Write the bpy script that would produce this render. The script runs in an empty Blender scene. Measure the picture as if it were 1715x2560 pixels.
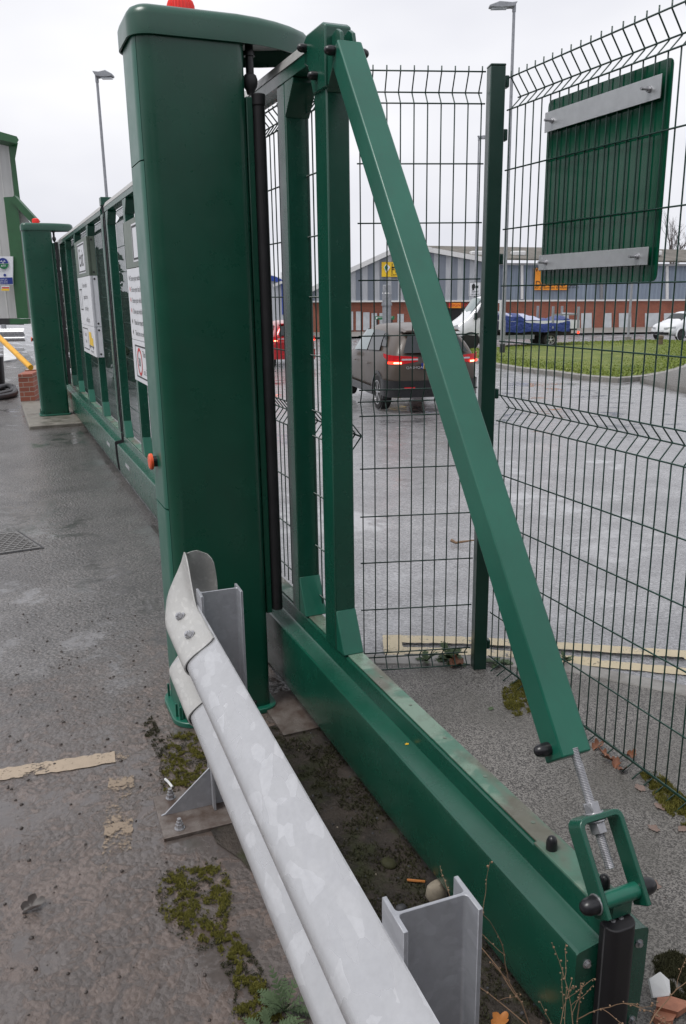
import bpy, bmesh, math, random
from mathutils import Vector, Matrix
random.seed(7)
R = math.radians
S = bpy.context.scene
COL = S.collection
# ------------------------------------------------------------------ camera
W0, H0, FPX = 1715.0, 2560.0, 2054.5
PITCH, ROLL, HC = R(14.9526), R(-0.8704), 1.6
FW = Vector((0, math.cos(PITCH), -math.sin(PITCH)))
_r0 = Vector((1, 0, 0)); _u0 = _r0.cross(FW)
RR = math.cos(ROLL)*_r0 + math.sin(ROLL)*_u0
UU = -math.sin(ROLL)*_r0 + math.cos(ROLL)*_u0
cam = bpy.data.cameras.new('camera'); camo = bpy.data.objects.new('camera', cam); COL.objects.link(camo)
cam.sensor_fit = 'HORIZONTAL'; cam.sensor_width = 36; cam.lens = 36*FPX/W0
cam.clip_start = 0.02; cam.clip_end = 1500
m = Matrix((RR, UU, -FW)).transposed().to_4x4(); m.translation = Vector((0, 0, HC))
camo.matrix_world = m
S.camera = camo
S.render.resolution_x, S.render.resolution_y = 686, 1024
# ------------------------------------------------------------------ sky, sun, exposure
SUN_EL, SUN_AZ = R(64), R(-122)          # azimuth from +Y, clockwise
world = bpy.data.worlds.new('World'); S.world = world; world.use_nodes = True
nt = world.node_tree; nt.nodes.clear()
def wn(t): return nt.nodes.new(t)
sky = wn('ShaderNodeTexSky'); sky.sky_type = 'NISHITA'; sky.sun_disc = False
sky.sun_elevation = SUN_EL; sky.sun_rotation = SUN_AZ; sky.air_density = 1.0; sky.dust_density = 4.0; sky.ozone_density = 1.0
hs = wn('ShaderNodeHueSaturation'); hs.inputs['Saturation'].default_value = 0.12
nt.links.new(sky.outputs[0], hs.inputs['Color'])
tc = wn('ShaderNodeTexCoord'); mp = wn('ShaderNodeMapping'); mp.inputs['Scale'].default_value = (1, 1, 2.6)
nt.links.new(tc.outputs['Generated'], mp.inputs['Vector'])
ns = wn('ShaderNodeTexNoise'); ns.inputs['Scale'].default_value = 1.7; ns.inputs['Detail'].default_value = 4; ns.inputs['Roughness'].default_value = 0.5
nt.links.new(mp.outputs[0], ns.inputs['Vector'])
cr = wn('ShaderNodeValToRGB')
cr.color_ramp.elements[0].position = 0.3; cr.color_ramp.elements[0].color = (.58, .595, .675, 1)
cr.color_ramp.elements[1].position = 0.72; cr.color_ramp.elements[1].color = (.90, .90, .93, 1)
nt.links.new(ns.outputs['Fac'], cr.inputs['Fac'])
sc_ = wn('ShaderNodeVectorMath'); sc_.operation = 'SCALE'; sc_.inputs['Scale'].default_value = 9.2
nt.links.new(cr.outputs['Color'], sc_.inputs[0])
mx = wn('ShaderNodeMixRGB'); mx.inputs['Fac'].default_value = 0.9
nt.links.new(hs.outputs[0], mx.inputs['Color1']); nt.links.new(sc_.outputs[0], mx.inputs['Color2'])
bg = wn('ShaderNodeBackground'); bg.inputs['Strength'].default_value = 0.1
nt.links.new(mx.outputs[0], bg.inputs['Color'])
wo = wn('ShaderNodeOutputWorld'); nt.links.new(bg.outputs[0], wo.inputs['Surface'])
sl = bpy.data.lights.new('sun', 'SUN'); sl.energy = 1.5; sl.angle = R(22); sl.color = (1.0, 0.975, 0.94)
so = bpy.data.objects.new('sun', sl); COL.objects.link(so); so.location = (-20, 5, 30)
sd = Vector((math.sin(SUN_AZ)*math.cos(SUN_EL), math.cos(SUN_AZ)*math.cos(SUN_EL), math.sin(SUN_EL)))
so.rotation_euler = (-sd).to_track_quat('-Z', 'Y').to_euler()
S.view_settings.view_transform = 'Standard'; S.view_settings.look = 'None'
S.view_settings.exposure = 0.38; S.view_settings.gamma = 1.0
S.render.engine = 'CYCLES'; S.cycles.max_bounces = 8; S.cycles.diffuse_bounces = 4; S.cycles.glossy_bounces = 4
S.cycles.transparent_max_bounces = 12; S.cycles.use_denoising = True

# ------------------------------------------------------------------ frames and rays
GA = R(22.6276)                                   # the gate's own axes: x away from the yard, y along the gate
FRAMES = {'W': (0.0, Vector((0, 0, 0))), 'G': (GA, Vector((0, 0, 0))), 'B': (GA - R(2.04), Vector((0, 0, 0)))}
def tow(fr, p):
    a, o = FRAMES[fr]; c, s = math.cos(a), math.sin(a)
    return Vector((o.x + c*p[0] - s*p[1], o.y + s*p[0] + c*p[1], o.z + (p[2] if len(p) > 2 else 0)))
def tof(fr, p):
    a, o = FRAMES[fr]; c, s = math.cos(a), math.sin(a); x, y = p[0]-o.x, p[1]-o.y
    return Vector((c*x + s*y, -s*x + c*y, p[2]-o.z))
def ray(x, y): return FW + RR*((x-W0/2)/FPX) - UU*((y-H0/2)/FPX)
def gnd(x, y, z=0.0):
    d = ray(x, y); return Vector((0, 0, HC)) + d*((z-HC)/d.z)
def at(x, y, Y):
    d = ray(x, y); return Vector((0, 0, HC)) + d*(Y/d.y)
TT = [(-999, 0), (3.4, 0), (16, -.62), (40, -1.22), (67, -1.58), (200, -3.0), (900, -6)]
def sst(a, b, x):
    t = min(1, max(0, (x-a)/(b-a))); return t*t*(3-2*t)
def terr(X, Y):
    z = 0
    for (a, za), (b, zb) in zip(TT, TT[1:]):
        if a <= Y <= b: z = za + (zb-za)*(Y-a)/(b-a); break
    r = tof('G', (X, Y, 0)).x
    return z*sst(1.1, 3.2, r) - 0.022
def ont(x, y):
    lo, hi = 2.0, 400.0
    for _ in range(50):
        mid = (lo+hi)/2; p = at(x, y, mid)
        if p.z > terr(p.x, p.y): lo = mid
        else: hi = mid
    return at(x, y, lo)

# ------------------------------------------------------------------ materials
MATS = {}
class NT:
    def __init__(s, name):
        s.m = bpy.data.materials.new(name); s.m.use_nodes = True; s.t = s.m.node_tree
        s.b = s.t.nodes['Principled BSDF']; s.c = None; MATS[name] = s.m
    def n(s, t, **k):
        o = s.t.nodes.new(t)
        for a, v in k.items(): setattr(o, a, v)
        return o
    def l(s, a, b): s.t.links.new(a, b)
    def co(s, scale=(1, 1, 1), rot=(0, 0, 0)):
        c = s.n('ShaderNodeTexCoord'); mp = s.n('ShaderNodeMapping'); mp.inputs['Scale'].default_value = scale; mp.inputs['Rotation'].default_value = rot
        s.l(c.outputs['Object'], mp.inputs['Vector']); return mp.outputs[0]
    def noise(s, v, scale, det=4, rough=.55, dist=0):
        o = s.n('ShaderNodeTexNoise'); o.inputs['Scale'].default_value = scale; o.inputs['Detail'].default_value = det
        o.inputs['Roughness'].default_value = rough; o.inputs['Distortion'].default_value = dist
        s.l(v, o.inputs['Vector']); return o.outputs['Fac']
    def vor(s, v, scale, feat='F1', out='Distance'):
        o = s.n('ShaderNodeTexVoronoi', feature=feat); o.inputs['Scale'].default_value = scale; s.l(v, o.inputs['Vector']); return o.outputs[out]
    def ramp(s, f, *stops):
        o = s.n('ShaderNodeValToRGB'); e = o.color_ramp.elements
        while len(e) < len(stops): e.new(.5)
        for i, (p, c) in enumerate(stops):
            e[i].position = p; e[i].color = (c, c, c, 1) if not hasattr(c, '__len__') else (*c, 1)
        s.l(f, o.inputs['Fac']); return o.outputs['Color']
    def mix(s, f, a, b, mode='MIX'):
        o = s.n('ShaderNodeMixRGB', blend_type=mode)
        for v, k in ((f, 'Fac'), (a, 'Color1'), (b, 'Color2')):
            if hasattr(v, 'is_linked'): s.l(v, o.inputs[k])
            elif k == 'Fac': o.inputs[k].default_value = v
            else: o.inputs[k].default_value = (*v, 1) if hasattr(v, '__len__') else (v, v, v, 1)
        return o.outputs[0]
    def math(s, op, a, b=0.0, c=None):
        o = s.n('ShaderNodeMath', operation=op)
        for i, v in enumerate((a, b) if c is None else (a, b, c)):
            if hasattr(v, 'is_linked'): s.l(v, o.inputs[i])
            else: o.inputs[i].default_value = v
        return o.outputs[0]
    def bump(s, h, st=.3, dist=.01, prev=None):
        o = s.n('ShaderNodeBump'); o.inputs['Strength'].default_value = st; o.inputs['Distance'].default_value = dist
        s.l(h, o.inputs['Height'])
        if prev is not None: s.l(prev, o.inputs['Normal'])
        s.l(o.outputs[0], s.b.inputs['Normal']); return o.outputs[0]
    def set(s, col=None, rough=None, metal=None, spec=None, ior=None, coat=None, trans=None, emis=None, est=1, alpha=None):
        for v, k in ((col, 'Base Color'), (rough, 'Roughness'), (metal, 'Metallic'), (spec, 'Specular IOR Level'), (ior, 'IOR'), (coat, 'Coat Weight'), (trans, 'Transmission Weight'), (emis, 'Emission Color'), (alpha, 'Alpha')):
            if v is None: continue
            if hasattr(v, 'is_linked'): s.l(v, s.b.inputs[k])
            elif hasattr(v, '__len__'): s.b.inputs[k].default_value = (*v, 1)
            else: s.b.inputs[k].default_value = v
        if emis is not None: s.b.inputs['Emission Strength'].default_value = est
        return s
def flat(name, col, rough=.5, metal=0, var=.18, vs=9, bump=0, bs=60, **k):
    n = NT(name); v = n.co(); f = n.noise(v, vs, 5, .6)
    c = n.mix(n.ramp(f, (.3, 0), (.7, 1)), tuple(x*(1-var) for x in col), tuple(min(1, x*(1+var)) for x in col))
    rr = n.math('MULTIPLY_ADD', f, .2, rough-.1)
    n.set(col=c, rough=rr, metal=metal, **k)
    if bump: n.bump(n.noise(v, bs, 4), bump, .004)
    return n.m
# powder-coated green steel
def green(name, col, rough=.3, ior=1.6, dirt=.35, streak=True):
    n = NT(name); v = n.co(); f = n.noise(v, 3.0, 6, .65)
    c = n.mix(n.ramp(f, (.35, 0), (.7, 1)), tuple(x*.86 for x in col), tuple(x*1.12 for x in col))
    sp = n.noise(v, 170, 2, .5); spk = n.ramp(sp, (.72, 0), (.80, 1))
    c = n.mix(n.math('MULTIPLY', spk, .045), c, (.25, .30, .26))
    if streak:
        d = n.noise(n.co((14, 14, .7)), 2.2, 5, .6); dk = n.ramp(d, (.5, 0), (.8, 1))
        c = n.mix(n.math('MULTIPLY', dk, dirt*.5), c, tuple(x*.55+.012 for x in col))
    rr = n.math('MULTIPLY_ADD', n.noise(v, 11, 5, .6), .22, rough-.11)
    n.set(col=c, rough=rr, ior=ior); n.bump(n.noise(v, 420, 2), .035, .002)
    return n.m
green('green_paint', (.0060, .076, .047), .26, 1.65, .5)
green('green_tower', (.0070, .076, .045), .30, 1.6, .5)
green('green_lit', (.008, .116, .074), .34, 1.6, .5)  # same paint paler: sky light on tilted faces put into the colour
green('green_fence', (.0045, .040, .027), .32, streak=False)
green('green_sign', (.004, .070, .036), .08, 1.5, streak=False)
green('green_trim', (.015, .095, .030), .45)
green('grey_green', (.115, .150, .115), .4)
n = NT('green_weathered'); v = n.co(); f = n.noise(v, 5.5, 6, .62, .6); g = n.noise(v, 26, 5, .6)
c = n.mix(n.ramp(f, (.44, 0), (.50, 1)), (.15, .225, .17), (.07, .16, .115))
c = n.mix(n.ramp(n.noise(n.co((3, 1, 1)), 2.3, 5), (.52, 0), (.62, 1)), c, (.115, .115, .09))
c = n.mix(n.math('MULTIPLY', n.ramp(g, (.5, 0), (.75, 1)), .5), c, (.06, .055, .035))
n.set(col=c, rough=n.ramp(f, (.4, .25), (.55, .55)), ior=1.5); n.bump(g, .15, .002)
def galv(name, base, sc=16, rough=.42, metal=.35, con=.16):
    n = NT(name); v = n.co((1, .42, 1), (.3, 0, .35)); ds = n.n('ShaderNodeTexNoise'); ds.inputs['Scale'].default_value = 13; ds.inputs['Detail'].default_value = 5
    n.l(v, ds.inputs['Vector']); vm = n.n('ShaderNodeVectorMath', operation='MULTIPLY_ADD'); vm.inputs[1].default_value = (.045, .045, .045)
    n.l(ds.outputs['Color'], vm.inputs[0]); n.l(v, vm.inputs[2])
    cell = n.vor(vm.outputs[0], sc, 'F1', 'Color'); sep = n.n('ShaderNodeSeparateColor'); n.l(cell, sep.inputs[0])
    pat = n.ramp(sep.outputs[0], (.78, 0), (.80, .8), (.92, .85), (.94, 1)); f = n.noise(n.co(), 3, 5, .6); fine = n.noise(n.co(), 90, 3, .6)
    lo = tuple(b*(1-con) for b in base); hi = tuple(min(1, b*(1+con)) for b in base)
    c = n.mix(pat, lo, hi); c = n.mix(n.math('MULTIPLY', f, .35), c, tuple(b*.72 for b in base)); c = n.mix(n.math('MULTIPLY', n.ramp(n.noise(n.co((1.6, .7, 1.6), (.3, 0, .5)), 24, 6, .68, .7), (.42, 0), (.62, 1)), .30), c, tuple(b*.74 for b in base))
    c = n.mix(n.math('MULTIPLY', n.ramp(fine, (.4, 0), (.7, 1)), .13), c, tuple(b*.55 for b in base))
    n.set(col=c, rough=n.math('MULTIPLY_ADD', sep.outputs[1], .22, rough-.11), metal=metal); n.bump(n.math('ADD', n.noise(n.co(), 60, 4), n.math('MULTIPLY', pat, .5)), .10, .003)
    return n.m
galv('galvanised', (.545, .55, .565), 44, .34, .45, .08)
galv('galvanised_lap', (.52, .515, .495), 90, .45, .25, .08)
galv('galvanised_post', (.42, .43, .46), 60, .42, .35, .06)  # same zinc as the rail, with the posts' shade put into its darker colour
galv('steel_zinc', (.50, .50, .52), 60, .32, .7, .1)
flat('aluminium', (.55, .56, .57), .42, .75, .08, 30)
flat('black_plastic', (.012, .012, .014), .3, var=.3)
flat('black_rubber', (.014, .013, .015), .55, var=.3, bump=.1)
flat('dark_grey', (.03, .03, .032), .55)
flat('dark_soffit', (.78, .77, .77), .5)
n = NT('rusty_plate'); v = n.co(); f = n.noise(v, 14, 6, .65)
n.set(col=n.mix(n.ramp(f, (.38, 0), (.62, 1)), (.19, .165, .15), (.085, .060, .048)), rough=n.ramp(f, (.3, .18), (.6, .5)), metal=.2); n.bump(n.noise(v, 120, 4), .2, .003)
n = NT('concrete'); v = n.co(); f = n.noise(v, 7, 6, .65)
n.set(col=n.mix(n.ramp(f, (.35, 0), (.65, 1)), (.11, .10, .08), (.23, .215, .185)), rough=n.ramp(f, (.35, .3), (.65, .7))); n.bump(n.noise(v, 90, 5), .35, .006)
n = NT('kerb_stone'); v = n.co(); f = n.noise(v, 9, 6, .65)
n.set(col=n.mix(n.ramp(f, (.35, 0), (.65, 1)), (.16, .15, .135), (.27, .26, .24)), rough=.45); n.bump(n.noise(v, 140, 5), .35, .004)
n = NT('red_lens'); v = n.co(); n.set(col=(.75, .018, .010), rough=.18, ior=1.5, emis=(.8, .02, .01), est=.12)
flat('orange_plastic', (.75, .10, .03), .35)
flat('white_sign', (.74, .75, .78), .35, var=.04)
flat('black_print', (.012, .012, .014), .5); flat('red_print', (.55, .02, .02), .5); flat('blue_print', (.01, .03, .22), .5)
flat('yellow_print', (.80, .52, .02), .5, var=.08); flat('green_print', (.01, .16, .06), .5); flat('grey_print', (.22, .23, .25), .5)
flat('orange_sign', (.85, .30, .02), .45, var=.06); flat('yellow_pole', (.80, .40, .02), .4)
# --- ground
def wet_asphalt(name, dark, light, scale, mudamt, pud=.5, bst=.5, wetlo=.05, wethi=.3, film=1.0, cbump=.2):
    n = NT(name); v = n.co()
    big = n.noise(v, .9, 5, .6, .3); mid = n.noise(v, 4.5, 6, .66, .5); st = n.vor(v, scale, 'F1', 'Distance'); fine = n.noise(v, scale*1.25, 7, .72, .6)
    sep = n.n('ShaderNodeSeparateXYZ'); n.l(v, sep.inputs[0])
    near = n.math('ADD', n.math('ADD', n.math('MULTIPLY', sep.outputs['Y'], -.45), n.math('MULTIPLY', sep.outputs['X'], .25)), n.math('MULTIPLY_ADD', mid, 1.2, 1.15))
    mud = n.ramp(n.math('MULTIPLY', near, mudamt), (.10, 0), (.50, 1))
    c = n.mix(n.ramp(fine, (.40, 0), (.62, 1)), dark, light)  # light and dark flecks paint glints of wet aggregate into the colour
    c = n.mix(n.ramp(n.noise(v, 1.7, 6, .65), (.35, .55), (.6, 0)), c, dark)
    flk = n.ramp(n.math('ADD', n.math('MULTIPLY', n.noise(v, 17, 9, .68, .8), .8), n.math('MULTIPLY', n.noise(v, 2.6, 4, .6), .35)), (.545, 1), (.595, 0))    # flaky crust of dried silt
    mc = n.mix(n.ramp(mid, (.35, 0), (.7, 1)), (.108, .080, .066), (.190, .147, .126))
    mc = n.mix(flk, n.mix(n.noise(v, 55, 5, .7), (.055, .045, .040), (.17, .143, .130)), mc)
    c = n.mix(mud, c, mc)
    wm = n.math('ADD', n.math('MULTIPLY', big, .55), n.math('MULTIPLY', mid, .45))
    wet = n.ramp(wm, (pud-.08, wetlo), (pud+.12, wethi)); fl = n.ramp(wm, (pud-.05, .2), (pud+.12, 1))
    if not mudamt: c = n.mix(n.math('MULTIPLY', n.ramp(n.noise(n.co((1, 2.6, 1), (0, 0, .1)), 30, 7, .7, .5), (.53, 0), (.62, 1)), .75), c, tuple(x*.6 for x in dark))
    pd = n.ramp(n.math('ADD', wm, n.math('MULTIPLY', n.noise(v, 22, 5, .65), .10)), (pud+.015, 1), (pud+.055, 0))     # standing water
    c = n.mix(n.math('MULTIPLY', pd, .35), c, tuple(x*.8 for x in dark))
    n.set(col=c, rough=n.math('MULTIPLY_ADD', wet, .8, .25), ior=1.4)
    n.b.inputs['Coat IOR'].default_value = 1.62; n.l(n.mix(pd, wet, .03), n.b.inputs['Coat Roughness']); n.l(n.mix(pd, n.math('MULTIPLY', n.ramp(fine, (.35, 1), (.7, .35)), film), 1.0), n.b.inputs['Coat Weight'])
    fl = n.math('MULTIPLY', fl, n.math('MULTIPLY_ADD', pd, -.85, 1)); h = n.math('MULTIPLY', n.math('SUBTRACT', n.math('MULTIPLY', fine, .8), n.math('MULTIPLY', st, .9)), fl)
    b1 = n.bump(h, bst, .014); rgh = n.math('MULTIPLY', n.math('MULTIPLY', flk, n.math('MULTIPLY_ADD', pd, -.8, 1)), n.math('MULTIPLY_ADD', mud, .8, .2)); b2 = n.bump(rgh, .5, .006, b1)
    cb = n.n('ShaderNodeBump'); cb.inputs['Strength'].default_value = cbump; cb.inputs['Distance'].default_value = .010; n.l(n.math('ADD', h, n.math('MULTIPLY', rgh, .6)), cb.inputs['Height']); n.l(cb.outputs[0], n.b.inputs['Coat Normal'])
    return n.m
wet_asphalt('wet_yard', (.028, .0245, .0225), (.22, .203, .193), 58, 1.0, .47, .9, .05, .22, .95, .30)
wet_asphalt('wet_road', (.11, .11, .115), (.42, .42, .43), 50, 0.0, .445, .8, .06, .28, 1.0, .22)
n = NT('footpath_tarmac'); v = n.co(); f = n.noise(v, 190, 3, .7); st = n.vor(v, 250, 'F1', 'Color'); sp = n.n('ShaderNodeSeparateColor'); n.l(st, sp.inputs[0])
c = n.mix(n.ramp(sp.outputs[0], (.25, 0), (.75, 1)), (.055, .051, .048), (.235, .222, .205)); c = n.mix(n.ramp(n.noise(v, 3, 5), (.4, 0), (.65, .6)), c, (.10, .095, .082))
n.set(col=c, rough=.42, ior=1.4); n.bump(n.math('ADD', f, n.vor(v, 250)), .5, .005)
n = NT('soil'); v = n.co(); f = n.noise(v, 6, 6, .7); g = n.noise(v, 60, 5, .7)
c = n.mix(n.ramp(f, (.36, 0), (.64, 1)), (.020, .016, .012), (.062, .048, .038)); c = n.mix(n.ramp(n.noise(v, 9, 4), (.5, 0), (.66, .8)), c, (.035, .042, .010))
c = n.mix(n.ramp(g, (.6, 0), (.75, .7)), c, (.13, .105, .085)); n.set(col=c, rough=n.ramp(g, (.3, .35), (.7, .85))); n.bump(g, .9, .015)
def moss(name, a, b):
    n = NT(name); o = n.n('ShaderNodeNewGeometry'); v = n.co(); f = n.noise(v, 30, 3)
    c = n.mix(f, a, b); n.set(col=c, rough=.8); return n.m
moss('moss_green', (.075, .080, .011), (.200, .180, .028)); moss('moss_dark', (.020, .022, .008), (.048, .046, .014))
moss('grass_blade', (.08, .14, .018), (.27, .31, .06)); moss('weed_leaf', (.035, .065, .025), (.10, .14, .07)); moss('hedge_leaf', (.008, .022, .010), (.025, .05, .02))
n = NT('grass_soil'); v = n.co(); f = n.noise(v, .9, 6, .7); g = n.noise(v, 14, 5, .7)
c = n.mix(n.ramp(f, (.35, 0), (.65, 1)), (.10, .155, .025), (.24, .265, .06)); c = n.mix(n.ramp(g, (.45, 0), (.75, .8)), c, (.045, .06, .015)); n.set(col=c, rough=.9); n.bump(g, 1, .08)
def paintline(name, col, cut, sc=7):
    n = NT(name); v = n.co(); f = n.math('ADD', n.math('MULTIPLY', n.noise(v, sc, 6, .7), .65), n.math('MULTIPLY', n.noise(v, 90, 3, .6), .35))
    n.set(col=n.mix(n.noise(v, 25, 4), tuple(x*.75 for x in col), col), rough=.4, alpha=n.ramp(f, (cut, 0), (cut+.07, 1))); n.bump(n.noise(v, 120, 3), .3, .004)
paintline('line_cream', (.43, .34, .25), .395); paintline('line_worn', (.30, .23, .165), .49); paintline('line_yellow', (.56, .47, .30), .37); paintline('line_white', (.6, .6, .6), .3)
# --- buildings
def brick(name, a, b, mortar, sc=1.0):
    n = NT(name); c_ = n.n('ShaderNodeTexCoord'); sx = n.n('ShaderNodeSeparateXYZ'); n.l(c_.outputs['Object'], sx.inputs[0]); cb = n.n('ShaderNodeCombineXYZ')
    n.l(n.math('ADD', sx.outputs['X'], sx.outputs['Y']), cb.inputs[0]); n.l(sx.outputs['Z'], cb.inputs[1])
    o = n.n('ShaderNodeTexBrick'); o.inputs['Color1'].default_value = (*a, 1); o.inputs['Color2'].default_value = (*b, 1); o.inputs['Mortar'].default_value = (*mortar, 1)
    o.inputs['Scale'].default_value = sc; o.inputs['Brick Width'].default_value = .225; o.inputs['Row Height'].default_value = .075; o.inputs['Mortar Size'].default_value = .006
    n.l(cb.outputs[0], o.inputs['Vector']); f = n.noise(n.co(), 5, 5)
    n.set(col=n.mix(n.math('MULTIPLY', f, .35), o.outputs['Color'], tuple(x*.5 for x in a)), rough=.75); n.bump(n.math('SUBTRACT', 1, o.outputs['Fac']), .5, .006)
brick('brick_red', (.35, .095, .052), (.26, .072, .044), (.33, .24, .19)); brick('brick_low', (.36, .115, .07), (.28, .085, .055), (.42, .36, .30))
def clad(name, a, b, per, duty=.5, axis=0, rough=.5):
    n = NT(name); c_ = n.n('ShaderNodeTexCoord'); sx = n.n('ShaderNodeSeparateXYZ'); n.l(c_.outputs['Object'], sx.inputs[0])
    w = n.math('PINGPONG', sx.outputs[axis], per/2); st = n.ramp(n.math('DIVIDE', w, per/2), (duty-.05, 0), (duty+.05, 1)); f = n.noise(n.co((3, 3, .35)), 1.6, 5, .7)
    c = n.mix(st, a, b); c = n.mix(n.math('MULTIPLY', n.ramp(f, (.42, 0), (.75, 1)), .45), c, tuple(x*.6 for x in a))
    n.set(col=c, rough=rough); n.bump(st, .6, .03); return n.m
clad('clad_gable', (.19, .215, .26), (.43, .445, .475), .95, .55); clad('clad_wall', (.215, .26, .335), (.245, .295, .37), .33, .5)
clad('clad_white', (.52, .52, .51), (.60, .60, .58), .34, .82); clad('clad_pale', (.50, .52, .55), (.62, .63, .65), .5, .85)
n = NT('roof_sheet'); v = n.co(); w = n.n('ShaderNodeTexWave', bands_direction='X'); w.inputs['Scale'].default_value = 1.1; n.l(v, w.inputs['Vector']); f = n.noise(v, .8, 6, .7)
n.set(col=n.mix(n.ramp(f, (.35, 0), (.68, 1)), (.075, .070, .058), (.20, .18, .155)), rough=.8); n.bump(w.outputs['Fac'], .7, .08)
flat('blue_trim', (.015, .05, .30), .5); flat('white_trim', (.66, .66, .66), .5, var=.06); flat('door_pale', (.54, .57, .60), .5, var=.12, vs=2)
flat('gutter_grey', (.20, .20, .21), .5); flat('lamp_grey', (.30, .31, .33), .5, .3); flat('wood_old', (.13, .095, .06), .8); flat('bark', (.075, .062, .055), .9); flat('twig_brown', (.20, .125, .075), .8); flat('twig_tree', (.11, .095, .09), .9)
# --- vehicles
def carpaint(name, col, rough=.22, metal=.4): return flat(name, col, rough, metal, .06, 2, coat=.7)
flat('paint_brown', (.072, .055, .043), .38, .0, .08, 2, coat=.15); carpaint('paint_red', (.45, .012, .018)); carpaint('paint_white', (.70, .71, .73), .3, 0)
n = NT('car_glass'); n.set(col=(.012, .016, .018), rough=.04, ior=1.6)
n = NT('car_glass_pale'); n.set(col=(.16, .21, .21), rough=.05, ior=1.6)
n = NT('tail_lit'); n.set(col=(.6, .01, .01), rough=.2, emis=(1, .05, .02), est=2.4)
n = NT('tail_hot'); n.set(col=(.8, .3, .1), rough=.2, emis=(1, .45, .25), est=4)
n = NT('tail_dim'); n.set(col=(.35, .008, .012), rough=.12, ior=1.5, emis=(.8, .02, .03), est=.12)
n = NT('head_glass'); n.set(col=(.55, .57, .6), rough=.08, metal=.3)
flat('alloy', (.55, .55, .56), .3, .8, .05); flat('tyre', (.018, .017, .017), .75, var=.3)
n = NT('tarp_blue'); v = n.co(); n.set(col=n.mix(n.noise(v, 3, 4), (.008, .022, .13), (.02, .05, .24)), rough=.4); n.bump(n.noise(n.co((1, 3, 1.5)), 2.5, 4, .6, 1), .8, .12)
flat('tarp_pale', (.42, .44, .58), .5, var=.15, vs=2)
# --- small
def leafm(name, a, b): n = NT(name); v = n.co(); n.set(col=n.mix(n.noise(v, 35, 4), a, b), rough=.45); return n.m
leafm('leaf_brown', (.13, .050, .026), (.26, .105, .050)); leafm('leaf_dull', (.14, .095, .075), (.24, .17, .14)); leafm('leaf_dark', (.020, .016, .014), (.06, .045, .038)); leafm('leaf_yellow', (.70, .38, .02), (.8, .5, .04)); leafm('leaf_orange', (.36, .12, .03), (.52, .22, .06))
flat('stone_pale', (.25, .215, .165), .8, var=.25, vs=30, bump=.3); flat('stone_dark', (.05, .05, .055), .6, bump=.3); flat('rubble_brick', (.36, .155, .095), .8, var=.25, vs=30, bump=.4); flat('litter_white', (.65, .66, .66), .5)
flat('iron_cover', (.15, .145, .14), .35, .2, .25, 30); flat('hose_grey', (.05, .05, .054), .5)
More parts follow.
